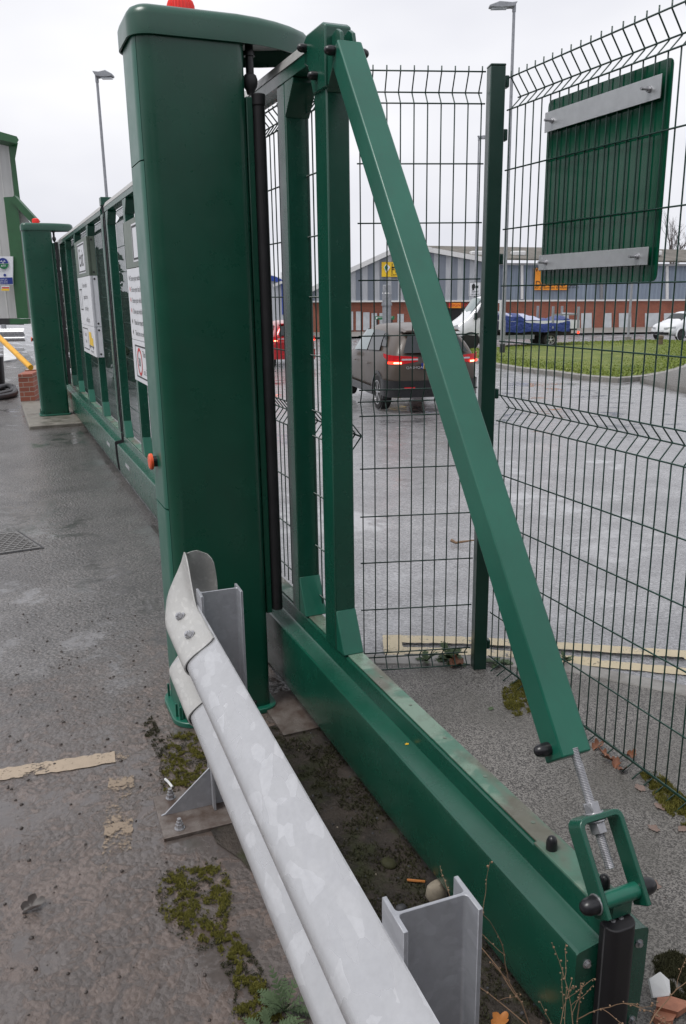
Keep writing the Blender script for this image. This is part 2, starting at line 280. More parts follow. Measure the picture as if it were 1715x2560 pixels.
# ------------------------------------------------------------------ mesh helpers
BASE = {}
def tag(o, label=None, cat=None, group=None, kind=None):
    if label: o['label'] = label
    if cat: o['category'] = cat
    if group: o['group'] = group
    if kind: o['kind'] = kind
    return o
def thing(name, label, cat, fr, base, group=None):
    o = bpy.data.objects.new(name, None); COL.objects.link(o); o.empty_display_size = .1
    o.location = tow(fr, base); o.rotation_euler = (0, 0, FRAMES[fr][0]); BASE[o.name] = (fr, Vector(base))
    return tag(o, label, cat, group)
class MB:
    def __init__(s): s.v = []; s.f = []
    def add(s, vs, fs):
        k = len(s.v); s.v += [Vector(p) for p in vs]; s.f += [tuple(i+k for i in f) for f in fs]; return s
    def box(s, x0, x1, y0, y1, z0, z1):
        return s.add([(x0,y0,z0),(x1,y0,z0),(x1,y1,z0),(x0,y1,z0),(x0,y0,z1),(x1,y0,z1),(x1,y1,z1),(x0,y1,z1)],
                     [(3,2,1,0),(4,5,6,7),(0,1,5,4),(1,2,6,5),(2,3,7,6),(3,0,4,7)])
    def cbox(s, c, sx, sy, sz): return s.box(c[0]-sx/2, c[0]+sx/2, c[1]-sy/2, c[1]+sy/2, c[2]-sz/2, c[2]+sz/2)
    def bar(s, p0, p1, w, h, up=(0, 0, 1)):
        p0, p1 = Vector(p0), Vector(p1); d = (p1-p0).normalized(); a = d.cross(Vector(up))
        if a.length < 1e-4: a = d.cross(Vector((1, 0, 0)))
        a = a.normalized(); b = a.cross(d)
        q = [p + a*(w/2*i) + b*(h/2*j) for p in (p0, p1) for i, j in ((-1,-1),(1,-1),(1,1),(-1,1))]
        return s.add(q, [(3,2,1,0),(4,5,6,7),(0,1,5,4),(1,2,6,5),(2,3,7,6),(3,0,4,7)])
    def cyl(s, p0, p1, r0, r1=None, n=14, caps=True):
        p0, p1 = Vector(p0), Vector(p1); r1 = r0 if r1 is None else r1; d = (p1-p0).normalized()
        a = d.cross(Vector((0, 0, 1)));
        if a.length < 1e-3: a = Vector((1, 0, 0))
        a = a.normalized(); b = d.cross(a); q = []
        for p, r in ((p0, r0), (p1, r1)):
            for i in range(n):
                t = 2*math.pi*i/n; q.append(p + a*(r*math.cos(t)) + b*(r*math.sin(t)))
        f = [(i, (i+1) % n, n+(i+1) % n, n+i) for i in range(n)]
        if caps: f += [tuple(range(n))[::-1], tuple(range(n, 2*n))]
        return s.add(q, f)
    def tube(s, pts, r, n=6, r1=None):
        pts = [Vector(p) for p in pts]; q = []; N = len(pts); prev = None
        for i, p in enumerate(pts):
            d = (pts[min(i+1, N-1)] - pts[max(i-1, 0)]).normalized()
            a = d.cross(Vector((0, 0, 1))) if prev is None else prev - d*prev.dot(d)
            if a.length < 1e-3: a = Vector((1, 0, 0)) - d*d.x
            a = a.normalized(); prev = a; b = d.cross(a); rr = r if r1 is None else r + (r1-r)*i/(N-1)
            for k in range(n):
                t = 2*math.pi*k/n; q.append(p + a*(rr*math.cos(t)) + b*(rr*math.sin(t)))
        f = [(i*n+k, i*n+(k+1) % n, (i+1)*n+(k+1) % n, (i+1)*n+k) for i in range(N-1) for k in range(n)]
        f += [tuple(range(n))[::-1], tuple(range((N-1)*n, N*n))]
        return s.add(q, f)
    def extr(s, poly, vec):
        n = len(poly); p = [Vector(a) for a in poly]; v = Vector(vec)
        return s.add(p + [a+v for a in p], [tuple(range(n))[::-1], tuple(range(n, 2*n))] + [(i, (i+1) % n, n+(i+1) % n, n+i) for i in range(n)])
    def prism(s, poly, z0, z1): return s.extr([(x, y, z0) for x, y in poly], (0, 0, z1-z0))
    def loft(s, rings, cap0=True, cap1=True, closed=True):
        n = len(rings[0]); q = [Vector(p) for r in rings for p in r]; f = []
        for i in range(len(rings)-1):
            for k in range(n if closed else n-1): f.append((i*n+k, i*n+(k+1) % n, (i+1)*n+(k+1) % n, (i+1)*n+k))
        if cap0: f.append(tuple(range(n))[::-1])
        if cap1: f.append(tuple(range((len(rings)-1)*n, len(rings)*n)))
        return s.add(q, f)
    def lathe(s, c, ax, prof, n=24):
        c, ax = Vector(c), Vector(ax).normalized(); a = ax.cross(Vector((0, 0, 1)))
        if a.length < 1e-3: a = Vector((1, 0, 0))
        a = a.normalized(); b = ax.cross(a)
        return s.loft([[c + ax*h + a*(r*math.cos(2*math.pi*i/n)) + b*(r*math.sin(2*math.pi*i/n)) for i in range(n)] for r, h in prof], prof[0][0] > 1e-4, prof[-1][0] > 1e-4)
    def ball(s, c, r, n=12, sc=(1, 1, 1)):
        c = Vector(c); rings = []
        for j in range(1, n//2):
            t = math.pi*j/(n//2); rings.append([c + Vector((r*math.sin(t)*math.cos(2*math.pi*i/n)*sc[0], r*math.sin(t)*math.sin(2*math.pi*i/n)*sc[1], r*math.cos(t)*sc[2])) for i in range(n)])
        return s.loft(rings)
    def poly(s, pts): return s.add(pts, [tuple(range(len(pts)))])
    def build(s, name, mat, parent=None, fr='G', base=None, bevel=0, seg=2, smooth=32, recalc=True, sub=0):
        if parent is not None:
            pf, pb = BASE[parent.name] if parent.name in BASE else (fr, Vector())
            off = pb
        else:
            xs = [v.x for v in s.v]; ys = [v.y for v in s.v]; zs = [v.z for v in s.v]
            off = Vector(base) if base is not None else Vector(((min(xs)+max(xs))/2, (min(ys)+max(ys))/2, min(zs)))
        me = bpy.data.meshes.new(name); me.from_pydata([v-off for v in s.v], [], s.f); me.update()
        if recalc:
            bm = bmesh.new(); bm.from_mesh(me); bmesh.ops.recalc_face_normals(bm, faces=bm.faces); bm.to_mesh(me); bm.free()
        me.polygons.foreach_set('use_smooth', [True]*len(me.polygons))
        if smooth is not None: me.set_sharp_from_angle(angle=R(smooth))
        me.materials.append(MATS[mat])
        o = bpy.data.objects.new(name, me); COL.objects.link(o)
        if parent is not None: o.parent = parent; BASE[o.name] = (fr, off)
        else: o.location = tow(fr, off); o.rotation_euler = (0, 0, FRAMES[fr][0]); BASE[o.name] = (fr, off)
        if bevel:
            b = o.modifiers.new('bevel', 'BEVEL'); b.width = bevel; b.segments = seg; b.limit_method = 'ANGLE'; b.angle_limit = R(40)
        if sub: u = o.modifiers.new('sub', 'SUBSURF'); u.levels = sub; u.render_levels = sub
        return o
    def each(s, name, mat, parent=None, fr='G', gap=.003, **k):
        # every separate piece becomes an object of its own
        n = len(s.v); pr = list(range(n))
        def fnd(i):
            while pr[i] != i: pr[i] = pr[pr[i]]; i = pr[i]
            return i
        for f in s.f:
            for i in f[1:]: pr[fnd(i)] = fnd(f[0])
        comp = {}
        for i in range(n): comp.setdefault(fnd(i), []).append(i)
        L = []
        for ids in comp.values():
            lo = [min(s.v[i][a] for i in ids)-gap for a in range(3)]; hi = [max(s.v[i][a] for i in ids)+gap for a in range(3)]; L.append([lo, hi, set(ids)])
        done = False
        while not done:
            done = True
            for i in range(len(L)):
                for j in range(i+1, len(L)):
                    if all(L[i][0][a] <= L[j][1][a] and L[j][0][a] <= L[i][1][a] for a in range(3)):
                        L[i] = [[min(L[i][0][a], L[j][0][a]) for a in range(3)], [max(L[i][1][a], L[j][1][a]) for a in range(3)], L[i][2] | L[j][2]]; L.pop(j); done = False; break
                if not done: break
        out = []
        for lo, hi, ids in L:
            mp = {o: k_ for k_, o in enumerate(sorted(ids))}; w = MB(); w.v = [s.v[o] for o in sorted(ids)]; w.f = [tuple(mp[i] for i in f) for f in s.f if f[0] in ids]; out.append(w.build(name, mat, parent, fr, **k))
        return out
    def text(s, t, size, org, xd, yd, wide=1.0, align='LEFT'):
        cu = bpy.data.curves.new('t', 'FONT'); cu.body = t; cu.size = size; cu.align_x = align; cu.resolution_u = 3
        ob = bpy.data.objects.new('t', cu); me = bpy.data.meshes.new_from_object(ob); xd, yd, org = Vector(xd), Vector(yd), Vector(org)
        s.add([org + xd*(v.co.x*wide) + yd*v.co.y for v in me.vertices], [tuple(p.vertices) for p in me.polygons])
        bpy.data.objects.remove(ob); bpy.data.meshes.remove(me); return s
def copy_tree(o, parent=None):
    c = o.copy(); COL.objects.link(c)
    if parent is not None: c.parent = parent
    BASE[c.name] = BASE[o.name]
    for ch in list(o.children): copy_tree(ch, c)
    return c
def arc(cx, cy, r, a0, a1, n): return [(cx + r*math.cos(R(a0+(a1-a0)*i/n)), cy + r*math.sin(R(a0+(a1-a0)*i/n))) for i in range(n+1)]
def struct(name, mb, mat, fr='W', **k):
    o = mb.build(name, mat, None, fr, base=(0, 0, 0), **k); o['kind'] = 'structure'; return o
def smap(f, pts): return [f(*p) for p in pts]
def capbolt(mb, c, d, r=.013, l=.02):          # black domed bolt cover
    c = Vector(c); d = Vector(d).normalized()
    mb.lathe(c, d, [(r, 0), (r, l*.55), (r*.93, l*.8), (r*.7, l*1.08), (r*.35, l*1.22), (.0005, l*1.26)], 16)
def hexnut(mb, c, d, r=.012, l=.012): c = Vector(c); d = Vector(d).normalized(); mb.cyl(c, c+d*l, r, n=6)
def scrw(mb, c, d, r=.006):
    c = Vector(c); d = Vector(d).normalized(); mb.cyl(c, c+d*.0015, r*1.7, n=14); mb.cyl(c+d*.0015, c+d*.007, r, n=6)

# ================================================================== GATE CABINETS
def cabinet(name, label, group):
    t = thing(name, label, 'gate cabinet', 'G', (.67, 3.07, 0), group)
    y0, y1 = 2.85, 3.14
    cx, r = .572, .060; cb, rb = .592, .080      # front and back corners of the rounded side
    body = [(x, y) for x, y in arc(.838, y0+.03, .03, 0, -90, 5)]
    body += arc(cx, y0+r, r, -90, -90-55, 7) + [(cx-.02, y0+r), (cb-.02, y1-rb)]
    body += arc(cb, y1-rb, rb, 90+54, 90, 7) + arc(.838, y1-.03, .03, 90, 0, 5)
    MB().prism(body, .02, 2.392).build('body', 'green_tower', t)
    for z0, z1 in ((.022, .852), (.857, 2.02), (2.024, 2.39)):
        rim = arc(cx, y0+r, r, -90-57, -180, 8) + arc(cb, y1-rb, rb, 180, 90+56, 8)
        inn = [(x+.004, y+(.003 if y < 3.0 else -.003)) for x, y in rim][::-1]
        MB().prism(rim+inn, z0, z1).build('access_panel', 'green_lit', t)
    fl = arc(.838, y0+.03, .055, 0, -90, 5) + arc(cx, y0+r, r+.027, -90, -180, 12) + arc(cb, y1-rb, rb+.027, 180, 90, 12) + arc(.838, y1-.03, .055, 90, 0, 5)
    MB().prism(fl, .0, .022).build('base_flange', 'green_lit', t, bevel=.004)
    bm = MB()
    for a in (-100, -125, -150, -178, 160):
        p = arc(cx if a < 0 else cb, y0+r if a < 0 else y1-rb, (r if a < 0 else rb)+.010, a, a, 1)[0]; bm.box(p[0]-.004, p[0]+.004, p[1]-.004, p[1]+.004, .022, .075)
    bm.each('flange_rib', 'green_lit', t)
    # hood
    o = [(.85, 2.838), (.93, 2.850), (1.0, 2.872), (1.065, 2.904), (1.12, 2.944), (1.15, 2.985)]
    out = arc(cx, y0+r, r+.012, -180, -90, 10) + o + [(x, 5.99-y) for x, y in o[::-1]] + arc(cb, y1-rb, rb+.012, 90, 180, 10)
    def inset(d):
        q = []; n = len(out)
        for i in range(n):
            a, b, c = Vector(out[i-1]), Vector(out[i]), Vector(out[(i+1) % n]); e = (c-a).normalized(); q.append((b.x - e.y*d, b.y + e.x*d))
        return q
    rings = []
    for d, z in ((0.006, 2.444), (.006, 2.383), (0, 2.383), (0, 2.440), (.005, 2.454), (.014, 2.465), (.030, 2.473), (.06, 2.477)):
        rings.append([(x, y, z) for x, y in inset(d)])
    MB().loft(rings, cap0=True, cap1=True).build('hood', 'green_tower', t, smooth=50)
    MB().prism([(x, y) for x, y in inset(.008) if x > .86], 2.436, 2.442).build('hood_lining', 'dark_soffit', t)
    b = MB(); c = (.70, 3.0, 2.477); n = 26
    prof = [(.047, 0), (.048, .012), (.0455, .013), (.0455, .040), (.041, .052), (.030, .060), (.014, .064), (.001, .065)]
    rg = []
    for r_, h in prof: rg.append([(c[0]+(r_-(.0025 if i % 2 and h > .012 else 0))*math.cos(2*math.pi*i/52), c[1]+(r_-(.0025 if i % 2 and h > .012 else 0))*math.sin(2*math.pi*i/52), c[2]+h) for i in range(52)])
    b.loft(rg).build('beacon', 'red_lens', t, smooth=20)
    MB().lathe((c[0], c[1], c[2]-.004), (0, 0, 1), [(.052, 0), (.052, .006), (.049, .008)], 24).build('beacon_seat', 'black_plastic', t)
    # guide roller under the hood
    g = MB().cyl((.897, 2.90, 2.30), (.897, 2.90, 2.43), .0135).cyl((.897, 2.90, 2.36), (.897, 2.90, 2.375), .019)
    g.build('guide_rod', 'black_plastic', t)
    MB().lathe((.897, 2.90, 2.245), (0, 0, 1), [(.012, 0), (.015, .012), (.022, .022), (.0245, .034), (.0245, .046), (.020, .058), (.012, .064)], 20).build('guide_roller', 'dark_grey', t)
    # rubber safety edge beside the opening
    MB().box(.869, .893, 2.868, 2.93, .40, 2.232).build('edge_carrier', 'green_tower', t, bevel=.004)
    e = MB().cyl((.914, 2.872, .412), (.914, 2.872, 2.236), .0205, n=18).cyl((.914, 2.872, 2.205), (.914, 2.872, 2.242), .0235, n=18)
    e.build('safety_edge', 'black_rubber', t, bevel=.003)
    MB().cyl((.513, 3.0, 1.012), (.497, 3.0, 1.012), .020).build('reflector_mount', 'black_plastic', t)
    MB().lathe((.497, 3.0, 1.012), (-1, 0, 0), [(.030, 0), (.030, .009), (.024, .013)], 20).build('reflector', 'orange_plastic', t)
    k = MB()
    for x, z in ((.62, .045), (.80, .045)): scrw(k, (x, y0, z), (0, -1, 0), .005)
    k.each('screw', 'dark_grey', t)
    return t
cab1 = cabinet('gate_cabinet', 'tall green gate cabinet in the foreground with a red beacon on its hood', 'gate cabinets')
cab2 = copy_tree(cab1); cab2.location = tow('G', (.685, 11.97, .045))
cab2['label'] = 'far green gate cabinet standing on a low concrete plinth'

# ================================================================== GATE LEAVES
PROF = [(.962, .060), (.947, .068), (.941, .085), (.936, .13), (.931, .21), (.9295, .322), (.931, .329), (.9365, .333), (.985, .341), (.991, .344), (.992, .398), (.996, .402),
        (1.050, .402), (1.055, .398), (1.056, .344), (1.062, .341), (1.102, .333), (1.107, .329), (1.1085, .322), (1.107, .21), (1.102, .13), (1.097, .085), (1.090, .068), (1.075, .060)]
MK = [(2.262, .0), (2.222, .034), (2.178, 0), (1.985, 0), (1.787, 0), (1.586, 0), (1.384, 0), (1.185, 0), (1.138, .036), (1.09, 0), (.872, 0), (.667, 0), (.475, 0)]
def wires(mb, P, L, sp, knots, top, bot, rv=.0026, rh=.0028, t0=.0):
    # P(t, off, z): a point of the panel
    n = int(L/sp)
    for i in range(n+1):
        t = t0 + i*sp; zs = [(top, 0)] + [k for k in knots] + [(bot, 0)]; zs = sorted(set(zs), key=lambda a: -a[0]); pts = []
        for j, (z, o) in enumerate(zs):
            if o: pts += [P(t, o*.93, z+.004), P(t, o, z), P(t, o*.93, z-.004)]
            else: pts.append(P(t, 0, z))
        mb.tube(pts, rv, 5)
    for z, o in knots: mb.cyl(P(t0-.012, o-.0045, z), P(t0+n*sp+.012, o-.0045, z), rh, n=6)
def post(t, y, w=(.99, 1.058), d=.08):
    f, x0, x1 = t, w[0], w[1]
    MB().box(x0, x1, y, y+d, .403, 2.272).build('post', 'green_paint', t, bevel=.005)
    ft = MB().extr([(x0, y-.002, .405), (x0, y-.070, .408), (x0, y-.066, .416), (x0, y-.002, .548)], (x1-x0, 0, 0)); ft.build('post_foot', 'green_lit', t, bevel=.003)
    hd = MB().extr([(x0, y-.002, 2.165), (x0, y-.085, 2.255), (x0, y-.085, 2.271), (x0, y-.002, 2.271)], (x1-x0, 0, 0)); hd.build('post_head', 'green_paint', t, bevel=.002)
def leaf(label, ya, yb, posts, meshr, tail):
    t = thing('sliding_gate_leaf', label, 'gate', 'G', (1.02, (ya+yb)/2, 0), 'sliding gate leaves')
    MB().extr([(x, ya, z) for x, z in PROF], (0, yb-ya, 0)).build('beam', 'green_paint', t, smooth=25)
    MB().box(1.0, 1.0545, tail, yb-.02, .404, .4075).build('cover_plate', 'green_weathered', t)
    rv = MB()
    y = tail+.06
    while y < min(yb, 3.2) and ya < 3: rv.lathe((1.032, y, .4075), (0, 0, 1), [(.0055, 0), (.0055, .001), (.003, .0018)], 12); y += .205
    if rv.v: rv.each('rivet', 'grey_green', t)
    for i, y in enumerate(posts): post(t, y, (.988, 1.073) if i == 1 and ya < 3 else (.984, 1.058) if i == 0 and ya < 3 else (.99, 1.058), .10 if i == 0 else .08)
    r0 = posts[0] + (.05 if ya > 3 else 0)
    MB().extr([(.987, r0, 2.272), (.987, r0, 2.312), (1.002, r0, 2.342), (1.058, r0, 2.342), (1.058, r0, 2.272)], (0, yb-r0, 0)).build('top_rail', 'green_paint', t, smooth=20)
    MB().extr([(.984, r0, 2.309), (.999, r0, 2.345), (1.06, r0, 2.345), (1.06, r0, 2.3425), (1.0, r0, 2.3425), (.9865, r0, 2.309)], (0, yb-r0, 0)).build('rail_strip', 'galvanised_lap', t, smooth=20)
    w = MB(); wires(w, lambda u, o, z: Vector((1.064+o, u, z)), meshr[1]-meshr[0], .05, MK, 2.272, .41, t0=meshr[0]); w.build('mesh_infill', 'green_fence', t, smooth=None)
    return t
gate = leaf('near green sliding gate leaf with a long counterbalance beam and diagonal brace', 1.068, 7.40, [2.44, 2.82, 4.05, 5.22, 6.36, 7.31], (2.47, 7.36), 1.30)
MB().box(1.066, 1.092, 2.60, 2.606, .42, 2.26).box(1.066, 1.083, 2.685, 2.72, .42, 2.26).each('mesh_upright', 'green_fence', gate)
far_leaf = leaf('far green sliding gate leaf running to the cabinet on the plinth', 7.56, 13.2, [7.60, 8.77, 10.06, 11.2, 12.09], (7.64, 12.2), 7.6)
# --- near leaf end details
g = gate
MB().extr([(x+( -.002 if x < 1.02 else .002), 1.0635, z) for x, z in PROF], (0, .004, 0)).build('end_plate', 'green_paint', g, smooth=25)
MB().box(.9915, 1.0565, 1.0655, 1.30, .399, .4085).build('end_cover', 'green_weathered', g, bevel=.002)
MB().box(.9905, .9925, 1.066, 1.30, .345, .404).box(1.000, 1.046, 1.058, 1.0635, .30, .45).build('end_lug', 'green_paint', g, bevel=.002)
rb = [(.979, 1.0635), (.979, 1.048)] + arc(1.001, 1.048, .022, 180, 270, 7) + arc(1.026, 1.048, .022, 270, 360, 7) + [(1.048, 1.0635)]
rub = MB().prism(rb, .08, .392).build('buffer', 'black_rubber', g, bevel=.004)
k = MB()
for x in (1.004, 1.024): k.lathe((x, 1.054, .392), (0, 0, 1), [(.0055, 0), (.0055, .0015), (.003, .0022)], 12)
k.each('buffer_screw', 'steel_zinc', rub)
k = MB()
for x, z in ((.955, .300), (.955, .10), (1.087, .300), (1.087, .105)): scrw(k, (x, 1.0635, z), (0, -1, 0), .0058)
k.each('screw', 'steel_zinc', g)
# collar, brace, fork
c = MB().extr([(.977, 2.425, 2.175), (.977, 2.425, 2.338), (.977, 2.445, 2.349), (.977, 2.575, 2.349), (.977, 2.60, 2.335), (.977, 2.60, 2.272), (.977, 2.57, 2.26), (.977, 2.53, 2.175)], (.083, 0, 0))
c.build('collar', 'green_paint', g, bevel=.005)
k = MB()
for px, py, rr_ in ((764, 121, .977), (791, 190, .977)):
    d = ray(px, py); p = Vector((0, 0, HC)) + d*(rr_/tof('G', d).x); q = tof('G', p); capbolt(k, q, (-1, 0, 0), .0125, .022)
k.each('bolt_cap', 'black_plastic', g)
A, B_, C_, D_ = (2.354, 2.283), (1.212, .670), (1.264, .626), (2.402, 2.236)
br = MB().extr([(.985, *A), (.985, *B_), (.985, *C_), (.985, *D_)], (.075, 0, 0)).build('brace', 'green_lit', g, bevel=.004)
lg = MB()
for x in (.997, 1.034): lg.extr([(x, 2.425, 2.31), (x, 2.425, 2.21), (x, 2.37, 2.235), (x, 2.352, 2.27), (x, 2.362, 2.305), (x, 2.385, 2.318)], (.011, 0, 0))
lg.each('brace_lug', 'green_paint', g, bevel=.002)
k = MB(); capbolt(k, (.984, 2.375, 2.258), (-1, 0, 0), .0135, .024); capbolt(k, (1.061, 2.375, 2.258), (1, 0, 0), .0135, .024)
px, py = 1150+600/2.775, 1850+63/2.775; d = ray(px, py); q = tof('G', Vector((0, 0, HC)) + d*(.980/tof('G', d).x)); capbolt(k, (.985, q.y, q.z), (-1, 0, 0), .0145, .028)
k.each('bolt_cap', 'black_plastic', g)
fd = Vector((0, .558, .830)); fn = Vector((0, .830, -.558)); pin = Vector((1.022, 1.063, .437)); top = pin + fd*.156
rod0 = pin + fd*.052; rod1 = pin + fd*.29
rod = MB(); n_ = 150
rod.lathe(rod0, fd, [(.0085+(.0014 if i % 2 else 0), .238*i/n_) for i in range(n_+1)], 14); rod.build('threaded_rod', 'steel_zinc', g, smooth=50)
k = MB(); hexnut(k, top+fd*.004, fd, .0175, .020); k.cyl(top+fd*.001, top+fd*.0045, .021); hexnut(k, top-fd*.036, fd, .0175, .02); k.cyl(top-fd*.014, top-fd*.011, .021); k.cyl(top-fd*.016, top-fd*.0145, .019)
k.each('lock_nut', 'steel_zinc', g, bevel=.0015)
# fork: bent flat bar, hw half-width along x, depth along fn
def U(x, h, o): return pin + Vector((x, 0, 0)) + fd*h + fn*o
hw, th = .0545, .0115
outer = [(-hw, -.03)] + [(-hw+.018+.018*math.cos(R(a)), .148-.0+.018*math.sin(R(a))-.008) for a in (180, 150, 120, 90)] + [(hw-.018+.018*math.cos(R(a)), .140+.018*math.sin(R(a))) for a in (90, 60, 30, 0)] + [(hw, -.03)]
inner = [(hw-th, -.03)] + [(hw-th-.008+.008*math.cos(R(a)), .140-.002+.008*math.sin(R(a))) for a in (0, 45, 90)] + [(-hw+th+.008+.008*math.cos(R(a)), .138+.008*math.sin(R(a))) for a in (90, 135, 180)] + [(-hw+th, -.03)]
pts = outer+inner
fk = MB().extr([U(x, h, -.022) for x, h in pts], fn*.044).build('fork', 'green_paint', g, bevel=.002)
MB().cyl(pin-Vector((hw-th, 0, 0)), pin+Vector((hw-th, 0, 0)), .0165, n=20).build('pivot_tube', 'green_lit', g)
MB().extr([(.999, 1.066, .40), (.999, 1.10, .41), (.999, 1.082, .44), (.999, 1.05, .435), (.999, 1.05, .40)], (.046, 0, 0)).build('pivot_lug', 'green_paint', g)
k = MB(); capbolt(k, pin-Vector((hw, 0, 0)), (-1, 0, 0), .0175, .030); capbolt(k, pin+Vector((hw, 0, 0)), (1, 0, 0), .0175, .030); k.each('bolt_cap', 'black_plastic', g)
k = MB().cyl(pin-Vector((hw+.0025, 0, 0)), pin-Vector((hw, 0, 0)), .020, n=18); k.each('washer', 'steel_zinc', g)
k = MB(); capbolt(k, (1.013, 1.265, .4085), (0, 0, 1), .0125, .026); capbolt(k, (1.035, 1.12, .4085), (0, 0, 1), .0125, .026); k.each('bolt_cap', 'black_plastic', g)
# closing edges where the leaves meet
MB().box(.985, 1.06, 7.402, 7.425, .40, 2.33).build('closing_strip', 'black_rubber', gate)
MB().box(.99, 1.058, 7.535, 7.558, .40, 2.33).build('closing_strip', 'black_rubber', far_leaf)
MB().extr([(x, 7.554, z) for x, z in PROF], (0, .005, 0)).build('end_plate', 'dark_grey', far_leaf)
MB().box(.98, 1.07, 7.50, 7.60, 2.335, 2.40).build('latch_catch', 'green_paint', far_leaf, bevel=.003)
for lf, y in ((gate, 6.86), (far_leaf, 8.05)):
    MB().box(.9285, .9300, y-.11, y+.11, .215, .245).build('maker_plate', 'aluminium', lf)
# --- sign trays on the leaves
def tray(name, label, y0, y1, z0, z1, mat, group='sign trays on the gate leaves'):
    t = thing(name, label, 'sign', 'G', (.99, (y0+y1)/2, z0), group)
    MB().box(.955, .9885, y0, y1, z0, z1).box(.957, 1.028, y0, y0+.003, z0, z1).box(.957, 1.028, y1-.003, y1, z0, z1).build('tray', mat, t, bevel=.002)
    k = MB()
    for z in (z0+.03, z1-.03): scrw(k, (1.0, y0, z), (0, -1, 0), .006)
    k.each('screw', 'dark_grey', t); return t
XD, YD = Vector((0, -1, 0)), Vector((0, 0, 1))
def tr(y): return .9535
def panel(mb, y0, y1, z0, z1, x): mb.box(x, x+.0012, y0, y1, z0, z1)
def frame_(mb, y0, y1, z0, z1, w, x):
    for a, b, c_, d_ in ((y0, y1, z0, z0+w), (y0, y1, z1-w, z1), (y0, y0+w, z0+w, z1-w), (y1-w, y1, z0+w, z1-w)): mb.box(x, x+.001, a, b, c_, d_)
t = tray('exit_sign', 'grey green sign tray on the far leaf reading Exit in a white box', 8.585, 9.735, 1.797, 2.158, 'grey_green')
k = MB(); panel(k, 8.83, 9.48, 1.83, 2.125, .9535); k.build('plate', 'white_sign', t)
k = MB(); frame_(k, 8.85, 9.46, 1.842, 2.113, .012, .9515); k.text('Exit', .25, (.9522, 9.36, 1.90), XD, YD, 1.0); k.build('lettering', 'black_print', t)
t = tray('notice_sign', 'tall white notice tray on the far leaf with a bracket drawing and four short lines', 8.585, 9.735, 1.309, 1.793, 'white_sign')
k = MB()
for i, s_ in enumerate(('Ensure vehicles', 'approach one', 'at a time by', 'traffic lights')): k.text(s_, .066, (.9535, 9.30-.06*i*.5, 1.69-.115*i), XD, YD)
for z in (1.46, 1.665): k.box(.9530, .9542, 9.40, 9.62, z, z+.012)
k.box(.9530, .9542, 9.43, 9.438, 1.47, 1.665).box(.9530, .9542, 9.60, 9.608, 1.47, 1.665); k.build('lettering', 'black_print', t)
t = tray('lorry_sign', 'low white sign tray on the far leaf with a yellow lorry drawing', 8.585, 9.735, 1.012, 1.305, 'white_sign')
k = MB(); frame_(k, 9.17, 9.66, 1.05, 1.275, .010, .9535); k.text('Trucks', .06, (.9535, 9.50, 1.19), XD, YD); k.text('Slow', .06, (.9535, 9.45, 1.12), XD, YD)
k.text('from centre', .045, (.9535, 9.02, 1.04), XD, YD); k.box(.9530, .9542, 8.74, 9.12, 1.095, 1.105)
for y in (8.80, 9.05): k.cyl((.9540, y, 1.095), (.9528, y, 1.095), .02, n=12)
k.build('lettering', 'black_print', t)
k = MB(); k.poly([(.9536, 9.10, 1.11), (.9536, 8.76, 1.11), (.9536, 8.76, 1.19), (.9536, 8.86, 1.19), (.9536, 8.90, 1.245), (.9536, 9.10, 1.245)]); k.build('lorry_drawing', 'yellow_print', t)
t = tray('entry_sign', 'grey green sign tray on the near leaf with a white plate beside the cabinet', 5.06, 6.245, 1.785, 2.095, 'grey_green')
k = MB(); panel(k, 5.25, 5.905, 1.82, 2.06, .9535); k.build('plate', 'white_sign', t)
k = MB(); frame_(k, 5.27, 5.885, 1.832, 2.048, .012, .9515); k.text('In', .23, (.9522, 5.72, 1.87), XD, YD); k.build('lettering', 'black_print', t)
t = tray('rules_sign', 'tall white rules tray on the near leaf with six bulleted lines of print', 5.06, 6.245, 1.297, 1.781, 'white_sign')
k = MB(); q = MB()
for i, s_ in enumerate(('Ensure your seatbelt is on', 'Ensure your load is secure', 'Ensure your vehicle is safe', 'Drive your vehicle slowly', 'Please be respectful', 'Take care on exit')):
    z = 1.70-.074*i; k.text(s_, .050, (.9535, 6.10-.008*i, z), XD, YD); (k if i > 3 or i == 0 else q).poly([(.9536, 6.165, z+.02), (.9536, 6.15, z), (.9536, 6.135, z+.02), (.9536, 6.15, z+.04)])
k.build('lettering', 'black_print', t); q.each('bullet', 'red_print', t)
t = tray('speed_limit_sign', 'low white sign tray on the near leaf with a red 30 roundel', 5.06, 6.245, 1.003, 1.293, 'white_sign')
k = MB(); frame_(k, 5.2, 6.13, 1.035, 1.262, .010, .9535); k.text('30', .085, (.9535, 6.02, 1.118), XD, YD); k.text('This road', .062, (.9535, 5.83, 1.19), XD, YD); k.text('is a 30 limit', .062, (.9535, 5.83, 1.07), XD, YD); k.build('lettering', 'black_print', t)
k = MB(); n_ = 36; k.loft([[(.9536, 5.965+rr_*math.cos(2*math.pi*i/n_), 1.148+rr_*math.sin(2*math.pi*i/n_)) for i in range(n_)] for rr_ in (.098, .076)], False, False); k.build('roundel', 'red_print', t)

